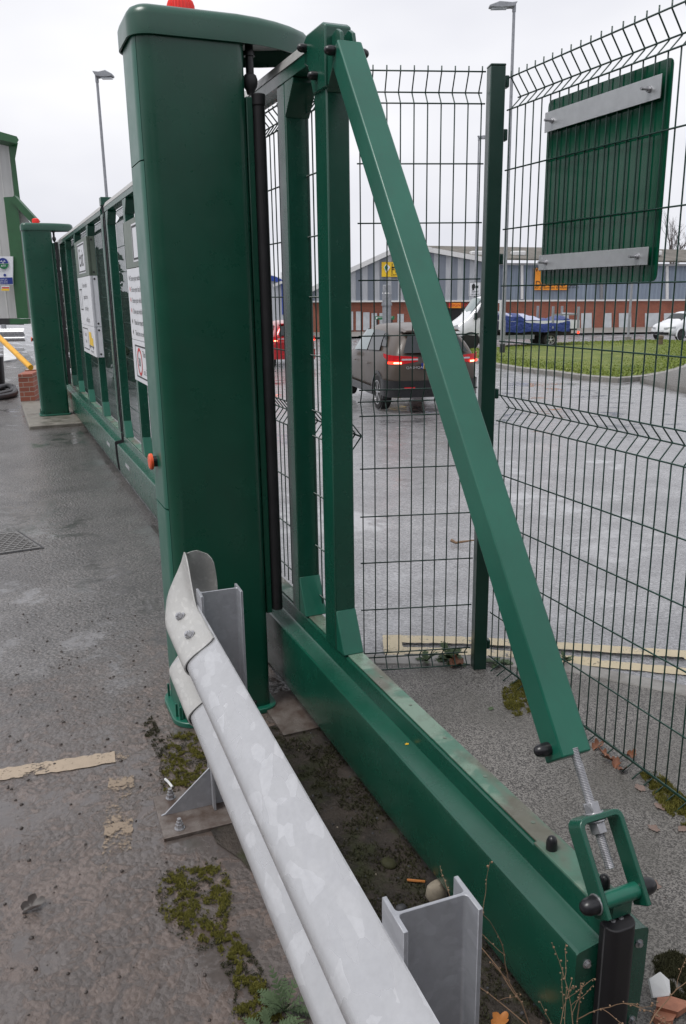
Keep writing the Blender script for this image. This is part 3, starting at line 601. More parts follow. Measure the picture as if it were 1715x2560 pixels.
# ================================================================== CRASH BARRIER (near)
def wprof(z, amp=.083): return -amp*(math.sin(math.pi*min(1, max(0, abs(z)/.155)))**2)**.72
def wstrip(amp=.083, t=.0032, n=28, sc=1.0, off=0.0):
    P = [(wprof(-.155+.31*i/n, amp)-off, (-.155+.31*i/n)*sc) for i in range(n+1)]
    return P
def wbeam(mb, y0, y1, X, Z, t=.0032, off=0, sgn=1):
    P = wstrip(off=off); poly = [(X+sgn*x, y0, Z+z) for x, z in P] + [(X+sgn*(x+t), y0, Z+z) for x, z in P[::-1]]
    n = len(P)
    for i in range(n-1):
        a, b = poly[i], poly[i+1]; c_, d_ = poly[2*n-2-i], poly[2*n-1-i]
        mb.add([(*a[:1], y0, a[2]), (b[0], y0, b[2]), (c_[0], y0, c_[2]), (d_[0], y0, d_[2]), (a[0], y1, a[2]), (b[0], y1, b[2]), (c_[0], y1, c_[2]), (d_[0], y1, d_[2])],
               [(0, 1, 5, 4), (2, 3, 7, 6)] + ([(3, 0, 4, 7)] if i == 0 else []) + ([(1, 2, 6, 5)] if i == n-2 else []) + [(0, 3, 2, 1), (4, 5, 6, 7)])
def weld(o, d=1e-5):
    bm = bmesh.new(); bm.from_mesh(o.data); bmesh.ops.remove_doubles(bm, verts=bm.verts, dist=d); bmesh.ops.recalc_face_normals(bm, faces=bm.faces); bm.to_mesh(o.data); bm.free()
XB, ZB = .404, .535
bar = thing('crash_barrier', 'galvanised corrugated crash barrier with a curled end in the foreground', 'barrier', 'B', (.40, 1.4, 0))
w = MB(); wbeam(w, -1.2, 2.42, XB-.001, ZB); o = w.build('rail', 'galvanised', bar, 'B', smooth=40); weld(o)
# curled fishtail end, lapped over the rail
gr = []; nu, nv = 34, 36
ys, yc, rad = 2.085, 2.50, .112
def tail_pt(u, v, off):
    # u 0..1 along, v -1..1 across; straight then curls toward +x
    Ls = yc-ys; La = .345; k = min(1, max(0, (u*(Ls+La)-Ls*.72)/(La*1.0))); kk = k*k*(3-2*k)
    lim = 1 - .42*max(0, k)**2*(1-abs(v)**1.0)*1.0
    rnd = 1.0
    Lt = Ls + La*(1 if abs(v) > .5 else .80+.20*(abs(v)/.5)**2)*(1 - .50*(1-math.sqrt(max(0, 1-max(0, (abs(v)-.35)/.65)**2))))
    s_ = u*Lt; zz = v*.155; amp = .083*(1-.80*kk); x = wprof(zz, amp)-off-.005*(1-kk); z = zz*(1+.80*math.sin(math.pi*.66*kk))
    if s_ <= Ls: return Vector((XB+x, ys+s_, ZB+z))
    a = (s_-Ls)/rad; a = min(a, 2.5); cxx, cyy = XB-.083+rad+.02, yc       # arc starts on the crest line
    r_ = rad + .02 + (-x-.083); px_, py_ = cxx - r_*math.cos(a), cyy + r_*math.sin(a)
    return Vector((px_, py_, ZB+z))
for side in (0, .004):
    gr.append([[tail_pt(i/nu, -1+2*j/nv, side) for j in range(nv+1)] for i in range(nu+1)])
w = MB(); q = []; f = []; n1 = nv+1; m1 = (nu+1)*n1
for s_ in gr:
    for row in s_: q += row
for i in range(nu):
    for j in range(nv):
        a = i*n1+j; f += [(a, a+1, a+n1+1, a+n1), (m1+a, m1+a+n1, m1+a+n1+1, m1+a+1)]
for i in range(nu):
    for j in (0, nv):
        a = i*n1+j; f.append((a, a+n1, m1+a+n1, m1+a))
for j in range(nv):
    for i in (0, nu):
        a = i*n1+j; f.append((a, a+1, m1+a+1, m1+a))
w.add(q, f); w.build('fishtail_end', 'galvanised_lap', bar, 'B', smooth=45)
k = MB()
for y, z in ((2.20, .122), (2.35, .122)):
    x = wprof(z)-.009; nx = Vector((-.75, 0, .66 if z > 0 else .3)).normalized(); p = Vector((XB+x, y, ZB+z))
    k.lathe(p-nx*.001, nx, [(.017, 0), (.017, .0022)], 18); k.cyl(p+nx*.002, p+nx*.012, .0125, n=6); k.cyl(p+nx*.012, p+nx*.017, .007, n=10)
k.each('rail_bolt', 'steel_zinc', bar, 'B')
def ibeam(mb, y, h, x0=XB+.002, dep=.127, fl=.076, ft=.0078, wt=.0052, z0=.0):
    x1 = x0+dep; rr_ = .007
    def fil(cx_, cy_, a0, a1): return arc(cx_, cy_, rr_, a0, a1, 3)
    P = [(x0, y-fl/2), (x0+ft, y-fl/2)] + fil(x0+ft+rr_, y-wt/2-rr_, 180, 90) + fil(x1-ft-rr_, y-wt/2-rr_, 90, 0) + [(x1-ft, y-fl/2), (x1, y-fl/2), (x1, y+fl/2), (x1-ft, y+fl/2)] \
        + fil(x1-ft-rr_, y+wt/2+rr_, 0, -90) + fil(x0+ft+rr_, y+wt/2+rr_, -90, -180) + [(x0+ft, y+fl/2), (x0, y+fl/2)]
    mb.prism(P, z0, h)
for y in (2.325, .905):
    p = MB(); ibeam(p, y, .737, z0=.012); pp = p.build('barrier_post', 'galvanised_post', bar, 'B', bevel=.001, seg=1)
    MB().box(.235, .70, y-.118, y+.112, .0, .012).build('base_plate', 'rusty_plate', pp, 'B', bevel=.0015)
    for x0, x1, h in ((.245, XB+.001, .145), (.675, XB+.13, .145)):
        MB().extr([(x0, y-.003, .0125), (x1, y-.003, .0125), (x1, y-.003, h), (x0+(.012 if x1 > x0 else -.012), y-.003, .016)], (0, .006, 0)).each('gusset', 'galvanised_post', pp, 'B')
    k = MB()
    for x in (.288, .65):
        for dy in (-.085, .085):
            k.cyl((x, y+dy, .012), (x, y+dy, .0145), .016, n=16); k.cyl((x, y+dy, .0145), (x, y+dy, .028), .0125, n=6); k.cyl((x, y+dy, .028), (x, y+dy, .037), .0095, n=6); k.cyl((x, y+dy, .037), (x, y+dy, .046), .0065, n=10)
    k.each('anchor_bolt', 'steel_zinc', pp, 'B')

# ================================================================== MESH FENCE
FRAMES['F'] = (math.atan2(-.92896, .37018), Vector((.613, 3.311, 0)))      # x along the side fence toward the camera, y to the road
FRAMES['R'] = (math.atan2(-.1040, -.9946), Vector((.592, 3.312, 0)))       # x along the short panel toward the gate, -y to the road
KN = [(2.369, 0), (2.308, .045), (2.262, 0), (2.057, 0), (1.849, 0), (1.643, 0), (1.435, 0), (1.226, 0), (1.174, .045), (1.123, 0), (.909, 0), (.708, 0), (.508, 0), (.299, 0), (.099, 0), (.057, .045), (.018, 0)]
w = MB(); wires(w, lambda u, o, z: Vector((u, -o, z)), .50, .0503, KN, 2.388, .016, t0=.060)
tag(w.build('mesh_fence_panel', 'green_fence', None, 'R', smooth=None), 'short green wire mesh fence panel between the gate and the corner post', 'fence', 'green mesh fence panels')
w = MB(); wires(w, lambda u, o, z: Vector((u, o, z-.028)), 2.44, .0495, KN, 2.39, .03, t0=.047)
tag(w.build('mesh_fence_panel', 'green_fence', None, 'F', smooth=None), 'long green wire mesh fence panel running from the corner post toward the right edge', 'fence', 'green mesh fence panels')
def fpost(fr, x, label):
    t = thing('fence_post', label, 'fence post', fr, (x, 0, 0), 'green fence posts')
    MB().box(x-.028, x+.028, -.028, .028, 0, 2.385).build('post', 'green_fence', t, fr, bevel=.003)
    MB().box(x-.029, x+.029, -.029, .029, 2.384, 2.392).build('post_cap', 'green_fence', t, fr, bevel=.003)
    for z in (2.335, 2.155, 1.715, 1.20, .70, .115):
        MB().box(x-.045, x-.0285, -.012, .022, z-.02, z+.02).build('clip', 'green_fence', t, fr, bevel=.004)
    return t
fpost('R', .008, 'green square fence post at the corner of the mesh fence')
fpost('F', 2.52, 'green square fence post at the near end of the side fence')
# sign seen from behind
t = thing('sign_panel', 'back of a green sign clamped to the mesh fence with two silver rails', 'sign', 'F', (.56, 0, 1.61))
def rrect(x0, x1, z0, z1, r_): return [(x0+r_+r_*math.cos(R(a)), z0+r_+r_*math.sin(R(a))) for a in (180, 210, 240, 270)] + [(x1-r_+r_*math.cos(R(a)), z0+r_+r_*math.sin(R(a))) for a in (270, 300, 330, 360)] + [(x1-r_+r_*math.cos(R(a)), z1-r_+r_*math.sin(R(a))) for a in (0, 30, 60, 90)] + [(x0+r_+r_*math.cos(R(a)), z1-r_+r_*math.sin(R(a))) for a in (90, 120, 150, 180)]
MB().extr([(x, .008, z) for x, z in rrect(.272, .853, 1.618, 2.219, .018)], (0, .003, 0)).build('panel', 'green_sign', t, 'F')
for z0, z1 in ((2.117, 2.180), (1.666, 1.717)):
    rl = MB().box(.279, .829, -.0085, -.0055, z0, z1).build('rail', 'aluminium', t, 'F', bevel=.0006)
    k = MB()
    for x in (.322, .784):
        zc = (z0+z1)/2; k.cyl((x, -.0085, zc), (x, -.010, zc), .0095, n=16); k.cyl((x, -.010, zc), (x, -.0165, zc), .0082, n=6); k.cyl((x, -.0165, zc), (x, -.040, zc), .0042, n=10)
    k.each('bolt', 'steel_zinc', rl, 'F')
# ================================================================== GROUND
def grid(xs, ys, zf):
    w = MB(); n = len(ys); w.v = [Vector((x, y, zf(x, y))) for x in xs for y in ys]
    w.f = [(i*n+j, (i+1)*n+j, (i+1)*n+j+1, i*n+j+1) for i in range(len(xs)-1) for j in range(n-1)]; return w
xs = [-400, -200, -100, -60, -40, -25, -15, -10] + [-8+.5*i for i in range(33)] + [9, 10, 12, 15, 20, 30, 45, 70, 110, 200, 400]
ys = [-60, -30, -15, -6, -2, 0, 1, 2, 2.6, 3, 3.4] + [3.8+.6*i for i in range(28)] + [22, 25, 28, 32, 36, 40, 45, 50, 56, 62, 67, 75, 90, 120, 200, 400, 900]
struct('road', grid(xs, ys, terr), 'wet_road', smooth=None)
def sheet(name, pts, z, mat, fr='W', thick=None):
    w = MB()
    if thick: w.prism(pts, z-thick, z)
    else: w.poly([(x, y, z) for x, y in pts])
    return struct(name, w, mat, fr, smooth=None)
yard = [(-90, -40), (.98, -40), (.98, 12.8), (.98, 30), (-20, 75), (-120, 75)]
sheet('yard', yard, 0.0, 'wet_yard', 'G')
# soil strip beside the gate, ragged edge
ed = []
for i in range(44):
    y = -1.2 + i*.095; b = .53 + .05*math.sin(y*5.1) + .035*math.sin(y*13+1) + .02*random.uniform(-1, 1) + (.0 if y < 2.4 else (y-2.4)*.25); ed.append((b, y))
sheet('soil_strip', [(1.16, -1.2), (1.16, 2.75)] + [(min(1.1, x), y) for x, y in ed if y < 2.75][::-1], .004, 'soil', 'G')
kerb_in = [(-.42, 3.40), (.25, 3.345), (.62, 3.325), (.97, 3.242), (1.38, 3.012), (1.9, 2.62), (2.7, 1.85), (4.2, .1), (6.5, -3), (12, -12)]
gl = [tow('G', (1.10, y, 0)) for y in (3.17, 2.6, 0, -6, -16)]
foot = [(gl[i].x, gl[i].y) for i in range(5)][::-1] + kerb_in[1:]
sheet('footpath', foot, .002, 'footpath_tarmac', 'W')
def offs(pl, d):
    q = []
    for i, p in enumerate(pl):
        a = Vector(pl[max(i-1, 0)]); c_ = Vector(pl[min(i+1, len(pl)-1)]); e = (c_-a).normalized(); q.append((p[0]-e.y*d, p[1]+e.x*d))
    return q
kl = kerb_in
ko = offs(kl, .10)
for i in range(len(kl)-1):
    pass
w = MB(); w.prism(kl + ko[::-1], -.16, .006); struct('kerb', w, 'kerb_stone', bevel=.008)
def strip(name, pl, w_, z, mat, zf=None):
    q_ = []
    for p_, r_ in zip(pl, pl[1:]):
        k_ = max(1, int(math.hypot(r_[0]-p_[0], r_[1]-p_[1])/.02)); q_ += [(p_[0]+(r_[0]-p_[0])*t_/k_, p_[1]+(r_[1]-p_[1])*t_/k_) for t_ in range(k_)]
    pl = q_+[pl[-1]]; jt = random.Random(5); a, b = offs(pl, w_/2), offs(pl, -w_/2); m_ = MB(); zz = zf or (lambda x, y: z)
    a = [(x+jt.gauss(0, .0022), y+jt.gauss(0, .0022)) for x, y in a]; b = [(x+jt.gauss(0, .0022), y+jt.gauss(0, .0022)) for x, y in b]
    for i in range(len(pl)-1): m_.poly([(*a[i], zz(*a[i])), (*a[i+1], zz(*a[i+1])), (*b[i+1], zz(*b[i+1])), (*b[i], zz(*b[i]))])
    return struct(name, m_, mat, smooth=None)
rz = lambda x, y: max(terr(x, y), -.022) + .004 if y < 3.4 else terr(x, y)+.012
strip('road_marking', [(.20, 3.665), (.62, 3.632), (1.01, 3.56), (1.55, 3.44), (2.1, 3.1), (2.9, 2.35), (4.5, .45)], .085, -.016, 'line_yellow', rz)
strip('road_marking', [(.20, 3.53), (.60, 3.50), (.99, 3.41), (1.49, 3.275), (2.0, 2.93), (2.75, 2.2), (4.3, .3)], .075, -.016, 'line_yellow', rz)
strip('road_marking', [(.225, 3.39), (.225, 3.70)], .09, -.012, 'line_yellow', lambda x, y: rz(x, y)+.003)
strip('road_marking', [(-2.6, 2.19), (-1.2, 2.525), (-.98, 2.583), (-.83, 2.627)], .078, .003, 'line_cream')
strip('road_marking', [(-.83, 2.627), (-.75, 2.65)], .072, .003, 'line_worn')
strip('road_marking', [(-.775, 2.50), (-.735, 2.30), (-.665, 2.02)], .085, .003, 'line_worn')
# far markings on the other road and kerbs
def tstrip(name, pxs, w_, mat, dz=.02, th=None):
    P = [ont(*p) for p in pxs]; pl = [(p.x, p.y) for p in P]; n_ = []
    for a, b in zip(pl, pl[1:]):
        for k_ in range(8): n_.append((a[0]+(b[0]-a[0])*k_/8, a[1]+(b[1]-a[1])*k_/8))
    n_.append(pl[-1]); a, b = offs(n_, w_/2), offs(n_, -w_/2); m_ = MB()
    if th:
        rr_ = [[Vector((*a[i], terr(*a[i])-.05)), Vector((*a[i], terr(*a[i])+th)), Vector((*b[i], terr(*b[i])+th)), Vector((*b[i], terr(*b[i])-.05))] for i in range(len(n_))]
        m_.loft(rr_)
    else:
        for i in range(len(n_)-1): m_.poly([Vector((*p, terr(*p)+dz)) for p in (a[i], a[i+1], b[i+1], b[i])])
    return struct(name, m_, mat, smooth=None)
tstrip('road_marking', [(1452, 847), (1556, 842)], .30, 'line_white'); tstrip('road_marking', [(1250, 857), (1330, 853)], .30, 'line_white')
tstrip('kerb', [(1440, 837), (1640, 830), (1760, 828)], .2, 'gutter_grey', th=.14)
# grass island
isl_px = [(1120, 888), (1166, 899), (1240, 917), (1310, 929), (1391, 938), (1470, 950), (1543, 956), (1600, 951), (1660, 940), (1705, 926), (1730, 912), (1745, 880), (1730, 862), (1660, 857), (1561, 859), (1470, 861), (1390, 865), (1310, 869), (1230, 876), (1160, 882)]
isl = [ont(*p) for p in isl_px]; cx_ = sum(p.x for p in isl)/len(isl); cy_ = sum(p.y for p in isl)/len(isl)
rings = []
for f_, dz in ((1.0, .02), (1.0, .13), (.985, .15), (.8, .17), (.5, .2), (.15, .22)):
    rg = []
    for p in isl: x, y = cx_+(p.x-cx_)*f_, cy_+(p.y-cy_)*f_; rg.append(Vector((x, y, terr(x, y)+dz)))
    rings.append(rg)
w = MB(); w.loft(rings, False, True); struct('grass_island', w, 'grass_soil', smooth=60)
n_i = len(isl); kp = [(isl[i].x, isl[i].y) for i in range(0, 11)]; a, b = offs(kp, .02), offs(kp, -.16)
w = MB(); w.loft([[Vector((*b[i], terr(*b[i])-.05)), Vector((*b[i], terr(*b[i])+.12)), Vector((*a[i], terr(*a[i])+.14)), Vector((*a[i], terr(*a[i])-.05))] for i in range(11)]); struct('kerb', w, 'kerb_stone', smooth=30)
pp_ = [ont(*p) for p in ((1600, 957), (1715, 985), (1900, 1010), (1900, 900), (1745, 885), (1735, 915), (1690, 935))]
w = MB(); w.add([(p.x, p.y, terr(p.x, p.y)+.125) for p in pp_] + [(p.x, p.y, terr(p.x, p.y)-.05) for p in pp_], [tuple(range(7))] + [(i, (i+1) % 7, 7+(i+1) % 7, 7+i) for i in range(7)]); struct('path', w, 'footpath_tarmac', smooth=None)
def inpoly(x, y, P):
    c = False; n = len(P)
    for i in range(n):
        x1, y1 = P[i]; x2, y2 = P[(i+1) % n]
        if (y1 > y) != (y2 > y) and x < (x2-x1)*(y-y1)/(y2-y1)+x1: c = not c
    return c
def blades(name, label, P, n, zf, h, wd, mat, lean=.5, keep=None, per=3):
    xs_ = [p[0] for p in P]; ys_ = [p[1] for p in P]; w = MB(); cnt = 0; tries = 0
    while cnt < n and tries < n*12:
        tries += 1; x, y = random.uniform(min(xs_), max(xs_)), random.uniform(min(ys_), max(ys_))
        if not inpoly(x, y, P): continue
        if keep and random.random() > keep(x, y): continue
        cnt += 1; z = zf(x, y); k = len(w.v)
        for _ in range(per):
            a = random.uniform(0, 6.283); hh = h*random.uniform(.5, 1.25); l = lean*hh*random.uniform(.2, 1.2); ww = wd*random.uniform(.6, 1.3); b = random.uniform(0, 6.283)
            x2, y2 = x+wd*random.uniform(-1.5, 1.5), y+wd*random.uniform(-1.5, 1.5); k = len(w.v)
            w.v += [Vector((x2-ww*math.cos(a), y2-ww*math.sin(a), z)), Vector((x2+ww*math.cos(a), y2+ww*math.sin(a), z)), Vector((x2+l*math.cos(b), y2+l*math.sin(b), z+hh))]; w.f.append((k, k+1, k+2))
    o = w.build(name, mat, None, 'W', base=(0, 0, 0), smooth=None, recalc=False); o['kind'] = 'stuff'; return o
from mathutils import noise as mn
def edge(P, w_):
    def f(x, y):
        d = 9
        for (x1, y1), (x2, y2) in zip(P, P[1:]+P[:1]):
            t_ = max(0, min(1, ((x-x1)*(x2-x1)+(y-y1)*(y2-y1))/((x2-x1)**2+(y2-y1)**2+1e-9))); d = min(d, math.hypot(x-x1-t_*(x2-x1), y-y1-t_*(y2-y1)))
        return min(1, d/w_)
    return f
def patch(sc, th, sd=0.0): return lambda x, y: max(0, min(1, (mn.noise(Vector((x*sc+sd, y*sc-sd, sd)))*.5+.5 + .4*mn.noise(Vector((x*sc*3.1, y*sc*3.1, sd)))-th)*6))
blades('grass', None, [(p.x, p.y) for p in isl], 9000, lambda x, y: terr(x, y)+.15, .065, .03, 'grass_blade', .7, patch(.5, .12))
def G0(*pts): return [(gnd(*p).x, gnd(*p).y) for p in pts]
zs = lambda x, y: .003
mossA = G0((395, 1900), (420, 1835), (470, 1828), (520, 1850), (520, 1960), (455, 2000), (405, 1985))
mossB = G0((385, 2215), (420, 2175), (480, 2160), (540, 2145), (575, 2180), (592, 2290), (560, 2360), (500, 2385), (420, 2330), (390, 2270))
mossC = G0((530, 2330), (600, 2330), (640, 2400), (690, 2480), (720, 2560), (560, 2570), (590, 2490), (545, 2400))
def mossy(P, n_, sd):
    e = edge(P, .055); pa, pb = patch(16, .36, sd), patch(34, .40, sd+3)
    blades('moss', None, P, n_, zs, .0050, .0015, 'moss_green', .9, lambda x, y: (1 if e(x, y)*.9 + .9*pa(x, y)*.5 > .55 else .04)*pa(x, y)*pb(x, y)*(e(x, y)**.5))
    blades('moss', None, P, n_//4, zs, .004, .0015, 'moss_dark', .9, lambda x, y: (1-pa(x, y)*.6)*pb(x, y))
for P, n_, sd in ((mossA, 3600, 1), (mossB, 4000, 4), (mossC, 3600, 9)): mossy(P, n_, sd)
strip1 = [(tow('G', p).x, tow('G', p).y) for p in ((.50, .9), (1.0, .9), (1.05, 2.7), (.62, 2.7))]
blades('moss', None, strip1, 9000, lambda x, y: .006, .007, .002, 'moss_dark', .9, patch(9, .40, 3))
blades('moss', None, G0((350, 1820), (380, 1790), (420, 1870), (400, 1900)), 500, zs, .005, .0018, 'moss_dark', .9, patch(20, .4, 2))
fm = G0((1255, 1725), (1300, 1700), (1330, 1720), (1335, 1780), (1290, 1795), (1262, 1770)); blades('moss', None, fm, 1300, lambda x, y: .003, .010, .002, 'moss_green', .8, patch(16, .33, 6))
fb = G0((1600, 1935), (1640, 1930), (1760, 2040), (1760, 2090), (1690, 2060), (1640, 2000)); blades('moss', None, fb, 2600, lambda x, y: .003, .010, .002, 'moss_green', .8, patch(16, .30, 2))
fe = G0((1632, 2400), (1680, 2380), (1760, 2420), (1760, 2530), (1650, 2480)); blades('moss', None, fe, 2600, lambda x, y: .003, .009, .002, 'moss_dark', .8, patch(16, .25, 5))
# grit on the yard and soil
def grit(name, P, n, s0, s1, mat, z):
    w = MB(); xs_ = [p[0] for p in P]; ys_ = [p[1] for p in P]; c = 0
    while c < n:
        x, y = random.uniform(min(xs_), max(xs_)), random.uniform(min(ys_), max(ys_))
        if not inpoly(x, y, P): continue
        c += 1; s_ = s0 + (s1-s0)*random.random()**3; a = random.uniform(0, 3); q = []
        for j, (r_, h) in enumerate(((1, 0), (.85, .5), (.35, .8))):
            q.append([(x+s_*r_*random.uniform(.7, 1.2)*math.cos(a+k*1.2566), y+s_*r_*random.uniform(.7, 1.2)*math.sin(a+k*1.2566), z+s_*h) for k in range(5)])
        w.loft(q, False, True)
    o = w.build(name, mat, None, 'W', base=(0, 0, 0), smooth=None); o['kind'] = 'stuff'; return o
yp = G0((0, 1500), (330, 1500), (420, 1850), (420, 2200), (560, 2560), (0, 2560))
grit('grit', yp, 520, .0012, .0075, 'leaf_dark', 0.0); grit('grit', strip1, 420, .001, .006, 'stone_dark', .004); grit('grit', strip1, 60, .0015, .004, 'stone_pale', .004)
grit('grit', G0((1020, 1690), (1330, 1690), (1715, 2000), (1715, 2300), (1500, 2150)), 160, .001, .004, 'leaf_dark', .002)

# ================================================================== BACKGROUND BUILDINGS
def mono(label, cat, name, mb, mat, fr='W', group=None, **k): return tag(mb.build(name, mat, None, fr, **k), label, cat, group)
YW = 68.0
def PW(x, y, dy=0):
    p = at(x, y, YW); return Vector((p.x, p.y+dy, p.z))
wh = thing('warehouse', 'long blue grey clad warehouse with a red brick base beyond the road', 'warehouse', 'W', (12, YW+10, -1.6)); 
def wall(pts, d): p = [PW(*a) for a in pts]; return MB().extr(p, (0, d, 0))
def wpoly(name, pts, mat, d=.3, dy=0, parent=None):
    p = [PW(*a) for a in pts]; return MB().extr([(q.x, q.y+dy, q.z) for q in p], (0, d, 0)).build(name, mat, parent or wh, 'W')
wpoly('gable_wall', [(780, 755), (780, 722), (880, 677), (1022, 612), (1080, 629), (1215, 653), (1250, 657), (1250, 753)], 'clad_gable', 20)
wpoly('brick_base', [(780, 842), (780, 755), (1262, 753), (1262, 829)], 'brick_red', 19.5, .25)
wpoly('side_wall', [(1250, 657), (1900, 661), (1900, 750), (1250, 753)], 'clad_wall', 19, .9)
wpoly('side_brick_base', [(1262, 753), (1900, 750), (1900, 822), (1262, 828)], 'brick_red', 18.5, 1.0)
wpoly('wall_trim', [(780, 756), (1905, 751), (1905, 747), (780, 752)], 'white_trim', .12, -.12)
# barge flashing and roof
b_ = MB()
for a, c_ in (((770, 728), (880, 674)), ((880, 674), (1022, 609)), ((1022, 609), (1080, 626)), ((1080, 626), (1215, 650))): b_.bar(PW(*a)+Vector((0, -.15, 0)), PW(*c_)+Vector((0, -.15, 0)), .25, .36)
b_.build('barge_flashing', 'white_trim', wh, 'W')
e0, e1 = PW(1030, 646, .6), PW(1905, 658, .6); q0, q1 = PW(1030, 617), PW(1905, 630)
rp = [e0, e1, Vector((q1.x*1.16, YW+11, 1.6+(q1.z-1.6)*1.16)), Vector((q0.x*1.16, YW+11, 1.6+(q0.z-1.6)*1.16))]
MB().extr(rp, (0, 0, .12)).build('roof', 'roof_sheet', wh, 'W')
MB().bar(PW(1240, 659.5, .5), PW(1905, 663, .5), .16, .16).build('gutter', 'gutter_grey', wh, 'W')
for x in (1310, 1511, 1677): MB().bar(PW(x, 661, .78), PW(x, 748, .78), .18, .2).build('downpipe', 'gutter_grey' if x == 1511 else 'white_trim', wh, 'W')
for x in (1195, 1299, 1480, 1640):
    c = PW(x, 640); MB().box(c.x*1.05-.55, c.x*1.05+.55, YW+3.5, YW+4.6, c.z*1.0+.15, c.z+.55).build('roof_vent', 'white_trim', wh, 'W', bevel=.08)
for x0, x1, y0 in ((876, 883, 779), (890, 903, 779), (908, 924, 781), (929, 943, 783), (949, 970, 783), (994, 1010, 785)): wpoly('shutter', [(x0, 826), (x0, y0), (x1, y0), (x1, 826)], 'door_pale', .06, .17)
for x0, x1 in ((1408, 1430), (1461, 1488), (1520, 1538), (1557, 1588), (1623, 1658), (1671, 1700), (1730, 1760)): wpoly('shutter', [(x0, 824), (x0, 784), (x1, 783), (x1, 823)], 'door_pale', .06, .92)
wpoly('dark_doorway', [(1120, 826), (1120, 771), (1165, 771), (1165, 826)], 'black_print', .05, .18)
def wsign(name, label, x0, y0, x1, y1, mat, dy, txt, tmat='black_print'):
    t = thing(name, label, 'sign', 'W', PW((x0+x1)/2, y1, dy)); p = [PW(x0, y1), PW(x0, y0), PW(x1, y0), PW(x1, y1)]
    MB().extr([(q.x, q.y+dy, q.z) for q in p], (0, .08, 0)).build('board', mat, t, 'W')
    k = MB()
    for s_, x, y, sz in txt: c = PW(x, y, dy-.02); k.text(s_, sz, c, (1, 0, 0), (0, 0, 1))
    k.build('lettering', tmat, t, 'W'); return t
t = wsign('shop_sign', 'yellow sign with a green and white diamond on the warehouse gable', 954, 655, 1016, 692, 'yellow_print', -.12, [('Lister', 978, 671, .55), ('FLOORS', 977, 682, .66), ('Domestic', 977, 689, .24)])
k = MB(); k.poly([PW(959, 668, -.16), PW(966, 659, -.16), PW(975, 668, -.16), PW(966, 684, -.16)]); k.build('diamond', 'white_sign', t, 'W'); k = MB(); k.poly([PW(961, 668, -.18), PW(966, 662, -.18), PW(970, 669, -.18), PW(964, 677, -.18)]); k.build('diamond_mark', 'green_print', t, 'W')
t = wsign('shop_sign', 'small orange sign with a red and white end over a dark doorway', 1122, 757, 1152, 770, 'orange_sign', -.2, [('SIGN FIX', 1127, 766.5, .34)], 'red_print')
wpoly('sign_end', [(1121, 767), (1121, 757), (1126, 757), (1126, 767)], 'red_print', .03, -.24, t)
t = wsign('shop_sign', 'large orange sign with black letters on the blue side wall', 1340, 669, 1427, 725, 'orange_sign', .72, [('W', 1342, 679, .55), ('DOOR SALE', 1343, 716, .62), ('for all domestic & industrial doors', 1342, 722, .26)])
struct('pavement', MB().add([Vector((p.x, p.y, terr(p.x, p.y)+.13)) for p in (at(700, 836, 58), at(1900, 836, 58), at(1900, 836, 70), at(700, 836, 70))], [(0, 1, 2, 3)]), 'kerb_stone', smooth=None)
# blue and white building beyond the road
YB = 52.0
def PB(x, y, dy=0): p = at(x, y, YB); return Vector((p.x, p.y+dy, p.z))
bb = thing('industrial_unit', 'white industrial unit with blue corner trim far beyond the gate mesh', 'building', 'W', PB(660, 810))
MB().extr([PB(600, 822), PB(600, 668), PB(690, 691), PB(712, 706), PB(712, 818)], (0, 14, 0)).build('wall', 'clad_pale', bb, 'W')
MB().extr([PB(600, 672, -.15), PB(690, 692, -.15), PB(716, 704, -.15), PB(716, 713, -.15), PB(690, 704, -.15), PB(600, 690, -.15)], (0, .2, 0)).build('blue_fascia', 'blue_trim', bb, 'W')
MB().extr([PB(704, 706, -.2), PB(712, 706, -.2), PB(712, 786, -.2), PB(706, 786, -.2)], (0, .25, 0)).build('blue_corner', 'blue_trim', bb, 'W')
MB().bar(PB(684, 715, -.3), PB(706, 705, -.3), .12, .16).build('white_flashing', 'white_trim', bb, 'W')
MB().extr([PB(690, 690, 4), PB(690, 676, 4), PB(716, 684, 4), PB(716, 706, 4)], (0, 6, 0)).build('roof_upstand', 'white_trim', bb, 'W')
MB().box(*(lambda p: (p.x-.3, p.x+.3, p.y+5, p.y+5.8, p.z-1, p.z+.9))(PB(705, 672))).build('chimney', 'wood_old', bb, 'W')
# depot building on the left
YD_ = 31.0
def PD(x, y, dy=0): return at(x, y, YD_+dy)
db = thing('depot', 'tall pale clad depot with green corner trims at the left edge', 'building', 'W', PD(10, 800))
MB().extr([PD(-260, 796), PD(-260, 250), PD(0, 344), PD(38, 352), PD(37, 398), PD(48, 505), PD(60, 796)], Vector((-.60, .80, 0))*18).build('wall', 'clad_white', db, 'W')
MB().extr([PD(-260, 812), PD(-260, 797), PD(60, 797), PD(60, 812)], Vector((-.60, .80, 0))*17).build('plinth', 'dark_grey', db, 'W')
MB().extr([PD(-260, 238, -.6), PD(0, 329, -.6), PD(42, 341, -.6), PD(47, 350, -.6), PD(42, 359, -.6), PD(0, 349, -.6), PD(-260, 262, -.6)], Vector((-.60, .80, 0))*18.8).build('eave', 'green_trim', db, 'W')
MB().extr([PD(23, 352, -.1), PD(45, 357, -.1), PD(38, 397, -.1), PD(52, 512, -.1), PD(41, 512, -.1)], (-.3, .4, 0)).build('corner_trim', 'green_trim', db, 'W')
MB().extr([PD(10, 493, -.6), PD(41, 491, -.6), PD(43, 505, -.6), PD(50, 560, -.6), PD(72, 796, -.6), PD(44, 796, -.6), PD(12, 505, -.6)], (-.06, .10, 0)).build('corner_column', 'green_trim', db, 'W')
